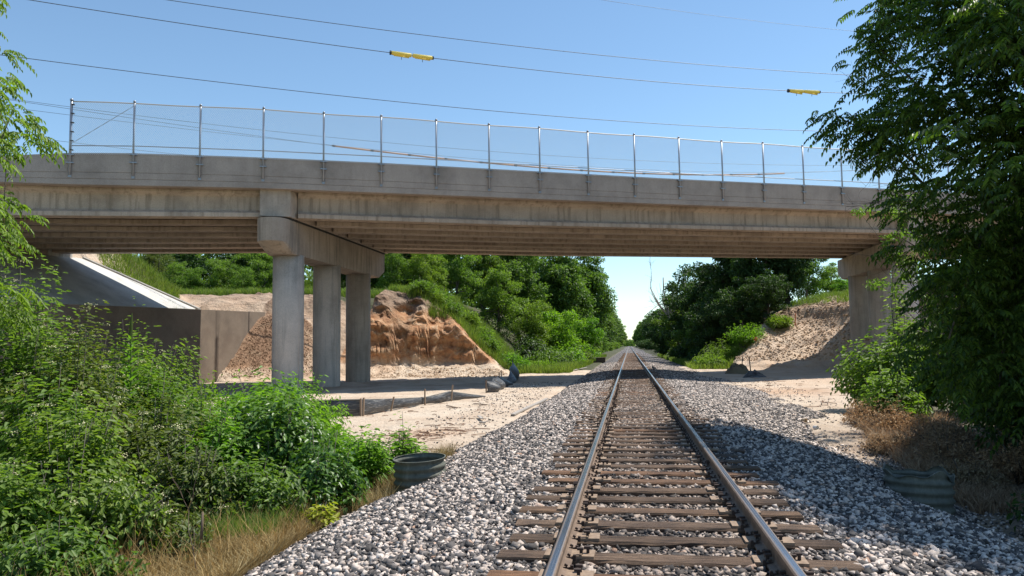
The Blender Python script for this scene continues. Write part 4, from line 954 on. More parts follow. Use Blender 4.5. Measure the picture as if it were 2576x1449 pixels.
# ------------------------------------------------------------ shrubs
def shrub(name, x, y, h, rx, ry, nst, lps, size, lm, label, seed, asp=0.5, flowers=0, z=None, droop=0.25, up=0.35, cat_="shrub", group=None, upright=0.0, start=0.25):
    """many stems from one base, each with leaves along its upper part"""
    rng = np.random.default_rng(seed); bz = (gh(x, y) if z is None else z) - 0.03; root = empty(name, (x, y, bz))
    a = rng.random(nst) * 2 * math.pi; r = rng.random(nst) ** 0.55
    lump = 1 + 0.18 * np.sin(3 * a + rng.random() * 6)
    T_ = np.stack([np.cos(a) * r * rx * lump, np.sin(a) * r * ry * lump, h * (np.sqrt(np.clip(1 - (r * 0.93) ** 2, 0, 1)) * (1 - upright) + upright) * (rng.uniform(0.62, 1.08, nst) + 0.18 * (rng.random(nst) < 0.10)) * (1 + 0.22 * np.sin(2.3 * a * 1.0 + 5 * r + rng.random() * 6))], 1)
    B0 = T_ * np.array([0.30, 0.30, 0]); Md = B0 * 0.5 + T_ * 0.5 + np.stack([np.zeros(nst), np.zeros(nst), 0.12 * h * np.ones(nst)], 1)
    t = rng.uniform(start, 1.0, (nst, lps)) ; t = t[..., None]
    C = (1 - t) ** 2 * B0[:, None] + 2 * t * (1 - t) * Md[:, None] + t * t * T_[:, None]
    tang = nrm(2 * (1 - t) * (Md - B0)[:, None] + 2 * t * (T_ - Md)[:, None])
    sd_ = rng.normal(size=(nst, lps, 3)); sd_ -= (sd_ * tang).sum(-1, keepdims=True) * tang; sd_ = nrm(sd_)
    C = C + sd_ * rng.uniform(0.0, 0.13, (nst, lps, 1)) * (size / 0.08)
    D = nrm(sd_ + tang * up + np.array([0, 0, -droop])); Nn = nrm(rng.normal(size=D.shape) * 0.35 + np.array([0, 0, 1.0]) + sd_ * 0.2)
    ln = size * rng.uniform(0.7, 1.4, nst * lps)
    V, F = leaves(C.reshape(-1, 3), D.reshape(-1, 3), Nn.reshape(-1, 3), ln, ln * asp * 1.12, 0.3, 0.25)
    npmesh("foliage", V, F, lm, root)
    b = MB()
    for i in range(0, nst, max(1, nst // 60)):
        b.tube([B0[i], Md[i] * 0.5 + (B0[i] + T_[i]) * 0.25, T_[i]], [0.012, 0.008, 0.003], 4)
    b.build("stem", BARK, root, True)
    if flowers:
        k = rng.choice(nst, flowers, replace=False); c = T_[k]; n = flowers * 26; ci = np.repeat(np.arange(flowers), 26)
        P = c[ci] + rng.normal(size=(n, 3)) * np.array([0.05, 0.05, 0.012]) + np.array([0, 0, 0.02]); V, F = leaves(P, rng.normal(size=(n, 3)), nrm(rng.normal(size=(n, 3)) * 0.3 + np.array([0, 0, 1])), 0.022, 0.02)
        npmesh("blossoms", V, F, CREAM, root)
    tag(root, label, cat_, group); return root
# left foreground thicket
shrub("dogwood_shrub", -10.9, 12.4, 3.3, 1.5, 1.4, 360, 34, 0.10, LF_LIGHT, "tall light green dogwood bush at the left edge with faded cream flower heads", 101, 0.45, 60)
shrub("dogwood_shrub", -9.1, 11.4, 2.55, 1.4, 1.2, 330, 34, 0.09, LF_OLIVE, "flowering dogwood bush in front of the tall one, left foreground", 102, 0.48, 70)
shrub("dogwood_shrub", -9.6, 13.8, 2.0, 1.2, 1.1, 300, 32, 0.09, LF_LIGHT, "lighter dogwood bush below the dark retaining wall", 103, 0.45, 45)
shrub("dogwood_shrub", -7.2, 10.6, 1.65, 1.2, 1.0, 240, 32, 0.08, LF_OLIVE, "low olive bush with a shaded hollow beneath it, left foreground", 104, 0.45, 40)
shrub("tall_weed_clump", -10.9, 15.6, 2.1, 1.9, 1.0, 300, 30, 0.10, LF_LIGHT, "light green weeds between the tall dogwood and the wall", 105, 0.38, up=0.6, cat_="weeds")
shrub("tall_weed_clump", -8.1, 16.0, 1.35, 1.9, 1.0, 330, 30, 0.095, LF_LIME, "fresh green weeds in front of the pale brown soil pile", 106, 0.34, up=0.6, cat_="weeds", upright=0.35)
shrub("broadleaf_shrub", -5.85, 11.6, 1.45, 1.25, 1.1, 330, 34, 0.095, LF_GLOSS, "dense glossy round-leaved bush in the middle of the left thicket", 107, 0.62, 0, droop=0.45)
shrub("broadleaf_shrub", -6.7, 13.4, 1.4, 1.5, 0.9, 320, 30, 0.095, LF_LIME, "brighter green leafy bush just behind the glossy round-leaved one", 108, 0.55, 0, upright=0.2)
shrub("ragweed_clump", -5.2, 12.8, 0.85, 0.85, 0.9, 230, 32, 0.095, LF_LIME, "bright lime weeds sloping down towards the sand and silt fence", 109, 0.30, 0, up=0.5, cat_="weeds", upright=0.3)
shrub("ragweed_clump", -4.55, 12.3, 0.85, 0.55, 0.6, 130, 30, 0.09, LF_LIME, "bright lime weeds between the glossy bush and the small bush by the pipe", 110, 0.30, 0, up=0.5, cat_="weeds", upright=0.3)
shrub("ragweed_bush", -3.98, 12.75, 0.92, 0.36, 0.35, 70, 28, 0.09, LF_LIME, "small bright bush standing just behind the left steel pipe", 111, 0.34, 0, up=0.4)
shrub("broadleaf_shrub", -4.55, 10.5, 1.0, 0.62, 0.62, 170, 30, 0.075, LF_GLOSS, "low dark leafy bush on the ballast edge left of the steel pipe", 112, 0.6, 0, droop=0.4)
shrub("yellow_weed", -4.25, 9.7, 0.42, 0.2, 0.2, 24, 14, 0.075, leaf_mat("leaf_yellow", [(0.25, 0.28, 0.03), (0.4, 0.42, 0.05)], 0.45), "small yellow green weed on the ballast edge below the dark bush", 113, 0.5, cat_="weed")
shrub("bramble_clump", -6.5, 8.0, 1.05, 1.1, 0.7, 220, 30, 0.075, LF_MID, "tangled green brambles in the bottom left corner area", 114, 0.5, 12)
shrub("bramble_clump", -7.6, 9.3, 1.6, 1.0, 0.8, 220, 30, 0.085, LF_LIGHT, "leafy bramble mound at the left edge above the bottom corner", 115, 0.5, 16)
shrub("bramble_clump", -5.95, 9.5, 0.95, 0.8, 0.6, 170, 28, 0.075, LF_OLIVE, "low mixed weeds between the shaded hollow and the dry grass", 116, 0.42, 8, cat_="weeds")
shrub("sumac_shrub", -7.4, 12.3, 1.35, 1.25, 1.0, 300, 30, 0.10, LF_LIGHT, "yellow green leafy mass filling the middle of the left thicket", 117, 0.42)
shrub("sumac_shrub", -6.55, 10.9, 1.2, 1.1, 0.9, 260, 30, 0.09, LF_LIME, "bright leafy mass left of the glossy round-leaved bush", 118, 0.48)
shrub("sumac_shrub", -7.6, 14.6, 1.3, 1.4, 0.9, 280, 30, 0.10, LF_LIME, "bright leafy growth below the mullein in front of the wall", 119, 0.40)
shrub("bramble_clump", -5.25, 9.75, 0.85, 0.8, 0.7, 200, 30, 0.075, LF_MID, "low green brambles between the dry grass and the glossy bush", 160, 0.5)
shrub("bramble_clump", -8.6, 10.2, 1.8, 1.2, 0.9, 260, 30, 0.09, LF_LIGHT, "light leafy mound low at the left edge below the dogwoods", 161, 0.5, 10)
shrub("shaded_shrub", 5.2, 10.0, 0.9, 0.9, 0.9, 200, 28, 0.085, LF_DARK, "low dark leaves right beside the torn steel pipe", 162, 0.5)
shrub("bramble_clump", -5.75, 6.9, 0.62, 0.8, 0.55, 190, 30, 0.07, LF_MID, "nearest green brambles, in the very bottom left corner", 163, 0.5)
shrub("bramble_clump", -6.9, 7.6, 1.0, 0.8, 0.6, 200, 30, 0.08, LF_LIGHT, "light green leaves at the left frame edge just above the corner brambles", 164, 0.5)
shrub("bramble_clump", -5.5, 8.3, 0.55, 0.6, 0.5, 130, 26, 0.065, LF_OLIVE, "small olive bramble patch poking out of the straw grass", 165, 0.45)
# mullein
rng = np.random.default_rng(50); bx_, by_ = atY(325, 1000, 12.2).x, 12.2; zt_ = atY(325, 788, 12.2).z; bz = gh(bx_, by_); root = empty("mullein_plant", (bx_, by_, bz)); hh = zt_ - bz
Ps = []; Ds = []; ls = []
for i in range(46):
    t = 0.25 + 0.62 * i / 46; a = i * 2.4; ln = 0.42 * (1 - t * 0.72); Ps.append((0, 0, hh * t)); Ds.append((math.cos(a), math.sin(a), 1.0)); ls.append(ln)
V, F = leaves(np.array(Ps, float), np.array(Ds, float), nrm(np.array(Ds, float) * -0.6 + np.array([0, 0, 1.0])), np.array(ls), np.array(ls) * 0.3, 0.3, 0.25); npmesh("foliage", V, F, LF_LIME, root)
b = MB(); b.tube([(0, 0, 0), (0.02, 0, hh * 0.6), (0, 0, hh * 0.88)], [0.018, 0.014, 0.012], 6); b.build("stem", LF_LIGHT, root)
b = MB(); b.tube([(0, 0, hh * 0.86), (0.005, 0, hh * 0.93), (0.015, 0, hh)], [0.03, 0.028, 0.008], 7); b.build("flower_spike", LF_OLIVE, root)
tag(root, "tall upright mullein with a pointed flower spike in front of the dark wall", "plant")
# right side undergrowth
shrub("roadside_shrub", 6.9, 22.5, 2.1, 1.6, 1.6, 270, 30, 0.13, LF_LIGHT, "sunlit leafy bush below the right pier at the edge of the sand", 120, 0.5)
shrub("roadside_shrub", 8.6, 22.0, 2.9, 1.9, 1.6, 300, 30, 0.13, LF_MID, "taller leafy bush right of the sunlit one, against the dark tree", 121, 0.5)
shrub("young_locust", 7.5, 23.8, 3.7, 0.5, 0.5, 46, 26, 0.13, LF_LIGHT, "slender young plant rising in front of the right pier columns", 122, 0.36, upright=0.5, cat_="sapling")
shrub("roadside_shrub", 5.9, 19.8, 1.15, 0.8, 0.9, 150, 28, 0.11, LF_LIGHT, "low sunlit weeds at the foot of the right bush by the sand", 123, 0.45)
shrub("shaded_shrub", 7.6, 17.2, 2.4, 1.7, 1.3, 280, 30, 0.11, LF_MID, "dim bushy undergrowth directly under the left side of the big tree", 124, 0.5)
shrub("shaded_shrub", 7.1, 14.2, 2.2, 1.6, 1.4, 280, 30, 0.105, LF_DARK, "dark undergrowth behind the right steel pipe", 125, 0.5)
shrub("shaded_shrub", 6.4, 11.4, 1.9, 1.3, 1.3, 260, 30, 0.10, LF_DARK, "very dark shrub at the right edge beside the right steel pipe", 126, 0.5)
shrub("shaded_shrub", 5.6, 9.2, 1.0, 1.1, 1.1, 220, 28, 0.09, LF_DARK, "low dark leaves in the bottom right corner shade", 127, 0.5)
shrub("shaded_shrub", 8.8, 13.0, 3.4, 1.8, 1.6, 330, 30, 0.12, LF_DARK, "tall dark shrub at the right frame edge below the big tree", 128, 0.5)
# bank weeds, middle distance
for (px, Y, h, r_, lm, lab, sd_) in [(1290, 53, 1.1, 1.3, LF_LIME, "bright weeds behind the torn black silt fence", 130), (1360, 55, 0.7, 1.4, LF_LIGHT, "low bright weeds at the foot of the grassy slope", 131),
        (1820, 62, 1.7, 1.7, LF_LIGHT, "tall green weeds between the shaded trees and the sandy mound", 132), (1880, 61, 1.6, 1.5, LF_LIME, "bright tall weeds at the left foot of the sandy mound", 133), (1790, 60, 0.9, 1.5, LF_LIGHT, "low weeds beside the ballast in front of the shaded trees", 134),
        (1960, 62, 0.9, 1.0, LF_LIGHT, "small green weeds halfway up the sandy mound", 135)]:
    shrub("weed_patch", at_px(px, Y), Y, h, r_, r_, 170, 20, 0.17, lm, lab, sd_, 0.3, upright=0.4, up=0.7, cat_="weeds")
for i in range(16):
    t = i / 15; x_ = -15.5 + 6.8 * t + random.uniform(-0.5, 0.5); y_ = 52.6 + random.uniform(0, 2.6)
    if i == 0: w0_ = shrub("slope_weed", x_, y_, 0.75, 0.7, 0.7, 70, 18, 0.13, LF_LIGHT, "low weeds dotted over the grassy slope right of the red bluff", 180, 0.32, cat_="weeds", group="weeds on the grassy slope", upright=0.4, up=0.7)
    else:
        o = copy_tree(w0_); o.location = (x_, y_, gh(x_, y_) - 0.03); o.rotation_euler = (0, 0, i * 1.3); o.scale = (random.uniform(0.7, 1.4),) * 3
# low bushes closing the foot of the tree rows
for i, (x_, Y, h, lm) in enumerate([(-6.6, 64, 1.6, LF_MID), (-6.0, 72, 1.8, LF_LIME), (-5.8, 80, 1.8, LF_MID), (-5.6, 90, 2.0, LF_LIME), (-8.5, 66, 2.2, LF_DARK), (-7.8, 76, 2.4, LF_LIGHT)]):
    shrub("track_side_bush", x_, Y, h, 2.0, 2.6, 170, 20, 0.22, lm, ["mid green bush at the left foot of the lime green trees", "lime bush by the left ballast edge beyond the bridge", "mid green bush beside the dark wooden box", "lime green bush furthest along the left ballast edge", "shaded bush under the slope trees left of the track", "light bush beneath the brightest lime tree"][i], 140 + i, 0.5)
for i, (x_, Y, h) in enumerate([(6.8, 74, 1.8), (6.4, 84, 1.8), (6.2, 96, 2.0), (6.2, 110, 2.2)]):
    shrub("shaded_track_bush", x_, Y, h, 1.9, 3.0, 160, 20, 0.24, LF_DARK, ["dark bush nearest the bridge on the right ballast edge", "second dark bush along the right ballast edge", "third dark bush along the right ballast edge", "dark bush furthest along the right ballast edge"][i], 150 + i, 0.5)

# ------------------------------------------------------------ grasses (nobody could count them)
def grass(name, n, xf, lm, h, w_, label, seed, lean=0.35, density=None):
    rng = np.random.default_rng(seed); X, Y = xf(n, rng); n = len(X); Z = np.maximum(ground_h(X, Y), np.where(np.abs(X) < 4.6, ballast_z(X, Y), -9)) - 0.02
    P = np.stack([X, Y, Z], 1); a = rng.random(n) * 6.283; S = np.stack([np.cos(a), np.sin(a), np.zeros(n)], 1); Ld = np.stack([np.cos(a * 3.1 + 1), np.sin(a * 3.1 + 1), np.zeros(n)], 1)
    hh_ = (h * rng.uniform(0.45, 1.25, n))[:, None]; ln = (lean * rng.uniform(0.2, 1.6, n))[:, None]; ww = w_ * rng.uniform(0.7, 1.3, n)[:, None] * 0.5; up = np.array([0, 0, 1.0])
    m1 = P + up * hh_ * 0.55 + Ld * hh_ * ln * 0.3; tp = P + up * hh_ + Ld * hh_ * ln
    V = np.stack([P - S * ww, P + S * ww, m1 + S * ww * 0.8, m1 - S * ww * 0.8, tp + S * ww * 0.12, tp - S * ww * 0.12], 1).reshape(-1, 3); k_ = (np.arange(n) * 6)[:, None, None]
    F = (np.array([[0, 1, 2, 3], [3, 2, 4, 5]])[None] + k_).reshape(-1, 4); return tag(npmesh(name, V, F, lm), label, "grass", kind="stuff")
def box_xy(x0, x1, y0, y1, clump=0.0, thr=0.0):
    def f(n, rng):
        X = rng.uniform(x0, x1, n); Y = rng.uniform(y0, y1, n)
        if clump: k_ = vn(X, Y, clump, 5) > thr + 0.15 * rng.random(n); X, Y = X[k_], Y[k_]
        return X, Y
    return f
def edge_left(n, rng):
    Y = rng.uniform(4.5, 11, n); X = -4.15 - rng.random(n) ** 1.5 * 2.6 + 0.25 * fbm(Y, Y * 0, 0.8, 3, 3); k_ = (X < -3.9) & (rng.random(n) < 0.35 + 0.65 * vn(X, Y, 1.6, 3)); return X[k_], Y[k_]
grass("dry_grass", 60000, edge_left, DRY, 0.20, 0.013, "straw coloured dry grass along the left ballast edge", 201, 0.8)
grass("seed_grass", 5000, edge_left, DRY, 0.45, 0.007, "taller straw stems in the dry grass at bottom left", 202, 0.5)
grass("green_grass", 46000, box_xy(-8.5, -4.5, 8.7, 11.5, 1.2, 0.25), GRS, 0.34, 0.008, "green grass mixed between the left shrubs and the dry grass", 203, 0.55)
grass("dry_weeds", 7000, box_xy(-4.35, -3.55, 10.3, 14.6, 2.0, 0.2), DRY, 0.28, 0.007, "dry weeds around the left steel pipe", 204, 0.6)
def rd(n, rng):
    Y = rng.uniform(11.5, 21, n); X = np.interp(Y, [11.5, 14, 17, 21], [4.4, 4.4, 4.6, 5.4]) + rng.random(n) ** 1.3 * 2.0; k_ = vn(X, Y, 1.0, 8) > 0.18 * rng.random(n) + 0.1; return X[k_], Y[k_]
grass("dry_brush", 14000, rd, DRY2, 0.26, 0.016, "dry straw brush spilling from under the right hand bushes", 205, 0.9)
def slope_l(n, rng):
    Y = rng.uniform(51.4, 66, n); X = rng.uniform(-34, -4.2, n); G = ground_h(X, Y)
    k_ = ((G > 5.1) & (X < -13.5) & (Y > 53 + 1.2 * fbm(X, Y, 0.7, 3, 8))) | ((X > -15.8) & (X < -7.4) & (Y > 51.6 + 0.5 * fbm(X, Y, 1, 3, 2)) & (Y < 62)) | ((X > -8) & (Y > 49.5 + 0.6 * fbm(X, Y, 1, 2, 3)) & (Y < 64)); return X[k_], Y[k_]
grass("bank_grass", 130000, slope_l, GRS, 0.55, 0.030, "bright green grass on the left bank slope and top", 206, 0.5)
def slope_b(n, rng):
    X = rng.uniform(-36, -17, n); Y = rng.uniform(48, 54, n); G = ground_h(X, Y); k_ = (G > 5.45) & (rng.random(n) < 0.5); return X[k_], Y[k_]
grass("bank_grass", 14000, slope_b, GRS, 0.45, 0.026, "grass fringe overhanging the pale earth bank left of the columns", 207, 0.5)
def slope_r(n, rng):
    X = rng.uniform(7, 24, n); Y = rng.uniform(56, 72, n); G = ground_h(X, Y); k_ = ((G > 4.4) & (X > 11.8) & (vn(X, Y, 0.6, 4) > 0.35)) | ((X < 9.3 + 0.0 * Y) & (Y > 60)); return X[k_], Y[k_]
grass("mound_grass", 26000, slope_r, GRS, 0.45, 0.03, "patchy green grass over the top of the sandy mound", 208, 0.5)
def trk(n, rng):
    Y = rng.uniform(58, 130, n); sg = rng.choice([-1, 1], n); X = sg * rng.uniform(4.3, 7.2, n); X = np.where(sg < 0, X * 0.93, X); return X, Y
grass("verge_grass", 60000, trk, GRS, 0.42, 0.045, "mixed grass along both ballast edges beyond the bridge", 209, 0.5)
def slope_w(n, rng):
    Y = rng.uniform(38, 50, n); X = rng.uniform(-33, -24.5, n); G = ground_h(X, Y); k_ = (Y > 39.4 + 0.6 * rng.random(n)) & (X < -0.632 * Y + 0.3) & (X < -24.8) & (vn(X, Y, 0.9, 6) > 0.1); return X[k_], Y[k_]
grass("bank_grass", 42000, slope_w, GRS, 0.5, 0.026, "grass growing along the outer edge of the slope paving", 210, 0.5)
for i, (x_, y_, h_, r_) in enumerate([(5.35, 19.4, 0.6, 0.75), (5.3, 17.6, 0.62, 0.8), (5.7, 16.0, 0.65, 0.8), (5.2, 14.6, 0.5, 0.7), (5.9, 13.6, 0.75, 0.8), (4.9, 13.0, 0.42, 0.6), (4.6, 15.9, 0.35, 0.55)]):
    shrub("dry_bush", x_, y_, h_, r_, r_, 190, 26, 0.055, DRY2, ["dry tan bush nearest the sand, at the foot of the green bush", "sunlit dry tan bush second from the sand", "dry tan bush in the middle of the straw patch on the right", "low dry bush nearest the ballast in the straw patch", "larger shaded dry bush towards the torn steel pipe", "small dry bush closest to the torn steel pipe", "smallest dry bush at the edge of the ballast"][i], 170 + i, 0.35, up=0.7, cat_="dry bush", start=0.05)
# single tall dead stalks
DEAD = mat("dead_stalk", (0.16, 0.11, 0.075), 0.9); rt = np.random.default_rng(15)
for i, (px, py, Y, h, lab) in enumerate([(500, 1449, 7.4, 0.75, "dark dry dock stalk standing in the straw grass, bottom left"), (235, 1230, 10.2, 1.0, "bare forked stem in the shaded hollow at left"), (560, 1240, 9.6, 0.55, "thin broken stalk leaning right above the dry grass")]):
    p = atY(px, py, Y); z0 = gh(p.x, Y); b = MB(); twiggy(b, Vector((p.x, Y, z0)), Vector((0.05 if i < 2 else 0.5, 0, 1)), h, 0.006, 2, rt, 0.45)
    if i == 0: b.tube([(p.x + 0.02, Y, z0 + 0.45), (p.x + 0.03, Y, z0 + 0.72)], [0.016, 0.010], 6)
    tag(b.build("dry_stalk", DEAD, smooth=True, origin=(p.x, Y, z0)), lab, "dry stalk")
# tree at the left, mostly outside the frame: its boughs hang into the picture
rl = np.random.default_rng(88)
lc = region(-420, 120, -300, 800, 8.8, 11.2, 130, rl, (0.15, 0.30), [(-420, -300), (-60, -250), (-30, 60), (35, 110), (5, 160), (35, 220), (62, 280), (62, 350), (25, 390), (-10, 410), (-10, 440), (30, 480), (45, 540), (90, 600), (110, 680), (115, 760), (20, 800), (-420, 800)])
loc = frond_tree("locust_tree", lc, 15, LF_LIGHT, rl, 0.32, 0.095, (-9.9, 9.6, gh(-9.9, 9.6)), droop=0.6, r0=0.09, pairs=6, wdt=0.045)
tag(loc, "bright green tree with hanging compound leaves poking in at the left edge", "tree")

# ------------------------------------------------------------ corrugated steel standpipes
m = mat("corrugated_steel", (0.12, 0.14, 0.12), 0.65, 0.0); g = geo(m); n1 = noise(m, mapping(m, g.outputs["Position"], (1, 1, 0.3)), 9, 6, 0.7); cr = ramp(m, n1.outputs[0], [(0.3, (0.065, 0.068, 0.052)), (0.55, (0.12, 0.125, 0.098)), (0.75, (0.22, 0.205, 0.165))]); L(m, cr.outputs[0], BS(m).inputs["Base Color"]); STEEL = m
def standpipe(x, y, zr, r_, torn, label, tilt):
    b = MB(); secs = []; seg = 56
    zs = [-1.0 + 1.0 * i / 44 for i in range(45)]
    def ring(z, rad, top=False):
        out = []
        for k in range(seg):
            a = 2 * math.pi * k / seg; dz = 0
            if top and torn: dz = 0.035 * math.sin(3 * a + 1) + 0.03 * math.sin(7 * a) - 0.06 * math.exp(-((a - 4.0) / 0.35) ** 2) - 0.05 * math.exp(-((a - 5.2) / 0.25) ** 2)
            out.append(Vector((math.cos(a) * rad, math.sin(a) * rad * 0.97, z + dz)))
        return out
    outer = [ring(z, r_ + 0.017 * math.cos(z * 2 * math.pi / 0.115), i == 44) for i, z in enumerate(zs)]
    inner = [ring(z, r_ - 0.006 + 0.017 * math.cos(z * 2 * math.pi / 0.115), i == 44) for i, z in enumerate(zs)]
    rim = [ring(0.004, r_ + 0.018, True), ring(0.004, r_ - 0.012, True)]
    b.loft([list(reversed(q)) for q in outer + rim + inner[::-1]], cap=False)
    o = b.build("standpipe", STEEL, smooth=True); o.location = (x, y, zr); o.rotation_euler = tilt; tag(o, label, "steel pipe", "corrugated standpipes beside the ballast")
    return o
standpipe(-3.42, 11.55, -0.27, 0.385, False, "grey green corrugated steel pipe end standing in the left ballast edge", (R(3), R(-2), 0))
standpipe(3.47, 11.0, -0.31, 0.41, True, "shaded corrugated steel pipe with a torn rim at the right ballast edge", (R(-2), R(3), 0.4))

# ------------------------------------------------------------ silt fences, boards, bits
m = mat("silt_fabric", (0.035, 0.036, 0.04), 0.45); g = geo(m); n1 = noise(m, mapping(m, g.outputs["Position"], (1, 1, 8)), 4, 5, 0.6); cr = ramp(m, n1.outputs[0], [(0.35, (0.025, 0.026, 0.029)), (0.55, (0.07, 0.07, 0.072)), (0.7, (0.22, 0.21, 0.19))]); L(m, cr.outputs[0], BS(m).inputs["Base Color"]); bump(m, n1.outputs[0], 0.6, 0.03); FAB = m
m = mat("stake_wood", (0.30, 0.21, 0.14), 0.85); WOOD = m
GREYW = mat("grey_board", (0.36, 0.32, 0.28), 0.85)
def sheet(cols, nx, nz, fold, seed, name, mt, parent, inv, thick=0.006):
    """cols: list of (x, y, z_bottom, z_top) along the fence"""
    rng = np.random.default_rng(seed); cols = np.array(cols, float); t = np.linspace(0, len(cols) - 1, nx); c = np.stack([np.interp(t, np.arange(len(cols)), cols[:, i]) for i in range(4)], 1)
    d = np.gradient(c[:, :2], axis=0); d /= np.linalg.norm(d, axis=1)[:, None]; nn = np.stack([-d[:, 1], d[:, 0]], 1)
    fr = np.abs(np.sin(math.pi * t)); V = []
    for j in range(nz + 1):
        v = j / nz; off = -fold * fr * math.sin(math.pi * min(1, v * 0.9 + 0.05)) + 0.02 * fbm(t * 3, t * 0 + v * 6, 1.5, 3, seed); sag = 0.025 * fr ** 2 * v
        V.append(np.stack([c[:, 0] + nn[:, 0] * off, c[:, 1] + nn[:, 1] * off, c[:, 2] + (c[:, 3] - c[:, 2]) * v - sag], 1))
    V = np.array(V); ii_ = np.arange(V.shape[0] * V.shape[1]).reshape(V.shape[:2]); F = np.stack([ii_[:-1, :-1].ravel(), ii_[:-1, 1:].ravel(), ii_[1:, 1:].ravel(), ii_[1:, :-1].ravel()], 1)
    o = npmesh(name, V.reshape(-1, 3), F, mt, parent, True); o.matrix_parent_inverse = inv; s_ = o.modifiers.new("Solidify", 'SOLIDIFY'); s_.thickness = thick; return o
def pz(px, pyb, pyt, Y):
    a = atY(px, pyb, Y); t_ = atY(px, pyt, Y); return (a.x, Y, a.z, t_.z)
sf = [pz(790, 1052, 1008, 20.8), pz(813, 1052, 1006, 20.9), pz(908, 1047, 1004, 21.2), pz(982, 1030, 1003, 23.0), pz(1070, 1016, 999, 25.0), pz(1132, 1010, 984, 26.3), pz(1222, 999, 996, 28.6)]
root = empty("silt_fence", (sf[2][0], sf[2][1], sf[2][2])); inv = Matrix.Translation(-Vector(root.location)); tag(root, "sagging black fabric silt fence on wooden stakes across the sand", "silt fence")
sheet(sf, 140, 10, 0.08, 4, "fabric", FAB, root, inv)
for (px, pb_, pt, Y, ln) in ((909, 1049, 1002, 21.15, 0.0), (914, 1052, 1000, 21.1, 0.03), (981, 1030, 998, 22.9, 0.14), (1070, 1019, 978, 24.9, 0), (1134, 1014, 968, 26.2, 0.08), (1058, 1018, 999, 25.2, 0)):
    a = atY(px, pb_, Y); t_ = atY(px, pt, Y); b = MB(); b.loft([[Vector((a.x + sx * 0.022, Y - 0.05 + sy * 0.02, a.z - 0.25)) for sx, sy in ((-1, -1), (1, -1), (1, 1), (-1, 1))], [Vector((a.x + ln + sx * 0.022, Y - 0.05 + sy * 0.02, t_.z)) for sx, sy in ((-1, -1), (1, -1), (1, 1), (-1, 1))]])
    if px == 1058: continue
    o = b.build("stake", WOOD, root); o.matrix_parent_inverse = inv
edge_sheen = MB(); edge_sheen.tube([(a_[0] - 0.03, a_[1] - 0.02, a_[3] - 0.01) for a_ in sf], 0.018, 5); o = edge_sheen.build("edge_sheen", mat("pale_sheen", (0.22, 0.20, 0.17), 0.7), root); o.matrix_parent_inverse = inv  # pale tube added on the fabric's top edge as a painted bright line
# torn, crumpled length of fence in the bridge shadow
tf = [pz(1226, 996, 960, 31), pz(1240, 992, 952, 32), pz(1252, 985, 945, 34), pz(1262, 980, 948, 36), pz(1272, 975, 960, 38), pz(1283, 972, 925, 40), pz(1289, 965, 905, 42)]
root = empty("silt_fence", (tf[0][0], tf[0][1], tf[0][2])); inv = Matrix.Translation(-Vector(root.location)); tag(root, "torn crumpled black silt fence hanging from stakes in the bridge shadow", "silt fence")
sheet(tf, 90, 9, 0.45, 9, "fabric", FAB, root, inv)
for (px, pb_, pt, Y) in ((1223, 996, 956, 30.9), (1256, 984, 937, 34), (1261, 980, 932, 36), (1290, 968, 903, 42)):
    a = atY(px, pb_, Y); t_ = atY(px, pt, Y); b = MB(); b.box(((a.x + t_.x) / 2, Y, (a.z + t_.z) / 2 - 0.1), (0.024, 0.024, (t_.z - a.z) / 2 + 0.1)); o = b.build("stake", DEAD, root); o.matrix_parent_inverse = inv
# crumpled tarp heap and dark fabric on the right sand
KHAKI = mat("khaki_fabric", (0.15, 0.13, 0.085), 0.8)
def heap(px, py, Y, w_, h_, mt, name, label, seed, cat_):
    p = atY(px, py, Y); z0 = gh(p.x, Y); rng = np.random.default_rng(seed); n = 26; u = np.linspace(-1, 1, n); UU, VV = np.meshgrid(u, u)
    rr = np.sqrt(UU ** 2 + VV ** 2); H = np.clip(1 - rr ** 1.6, 0, 1) * (0.55 + 0.9 * np.abs(fbm(UU, VV, 2.2, 4, seed))) * h_ * 1.6 + 0.02; H = np.where(rr > 1, -0.03, H)
    jx = 0.10 * fbm(UU, VV, 3, 3, seed + 3); V = np.stack([(UU + jx).ravel() * w_, (VV + jx).ravel() * w_ * 0.6, H.ravel()], 1); ii_ = np.arange(n * n).reshape(n, n)
    F = np.stack([ii_[:-1, :-1].ravel(), ii_[:-1, 1:].ravel(), ii_[1:, 1:].ravel(), ii_[1:, :-1].ravel()], 1)
    root = empty(name, (p.x, Y, z0)); npmesh("fabric", V, F, mt, root); tag(root, label, cat_)
    return root
t1_ = heap(1856, 925, 49, 0.80, 0.55, KHAKI, "tarp_heap", "crumpled khaki tarp heap on the right sand beside the weeds", 3, "tarp")
b = MB(); b.box((0.72, 0, 0.55), (0.03, 0.03, 0.45), 0, 0, 0, -0.08); b.build("stake", DEAD, t1_); b = MB(); b.box((0.25, -0.1, 0.65), (0.025, 0.025, 0.4), 0, 0, 0, 0.1); b.build("stake", DEAD, t1_)
heap(1898, 948, 43, 0.62, 0.30, FAB, "fabric_scrap", "small dark brown fabric pile in the shadow strip on the right sand", 5, "fabric")
b = MB(); p = atY(1648, 922, 52); z_ = float(ballast_z(np.array([p.x]), np.array([52.0]))[0]); b.loft([[Vector((-.22, -.1, -.02)), Vector((.22, -.1, -.02)), Vector((.2, .1, -.02)), Vector((-.18, .12, -.02))], [Vector((-.20, -.03, .28)), Vector((0.05, -.02, .10)), Vector((.05, .02, .10)), Vector((-.18, .03, .26))]]); o = b.build("fabric_scrap", FAB); o.location = (p.x, 52, z_); tag(o, "tiny black scrap on the ballast right of the track in the bridge shadow", "fabric")
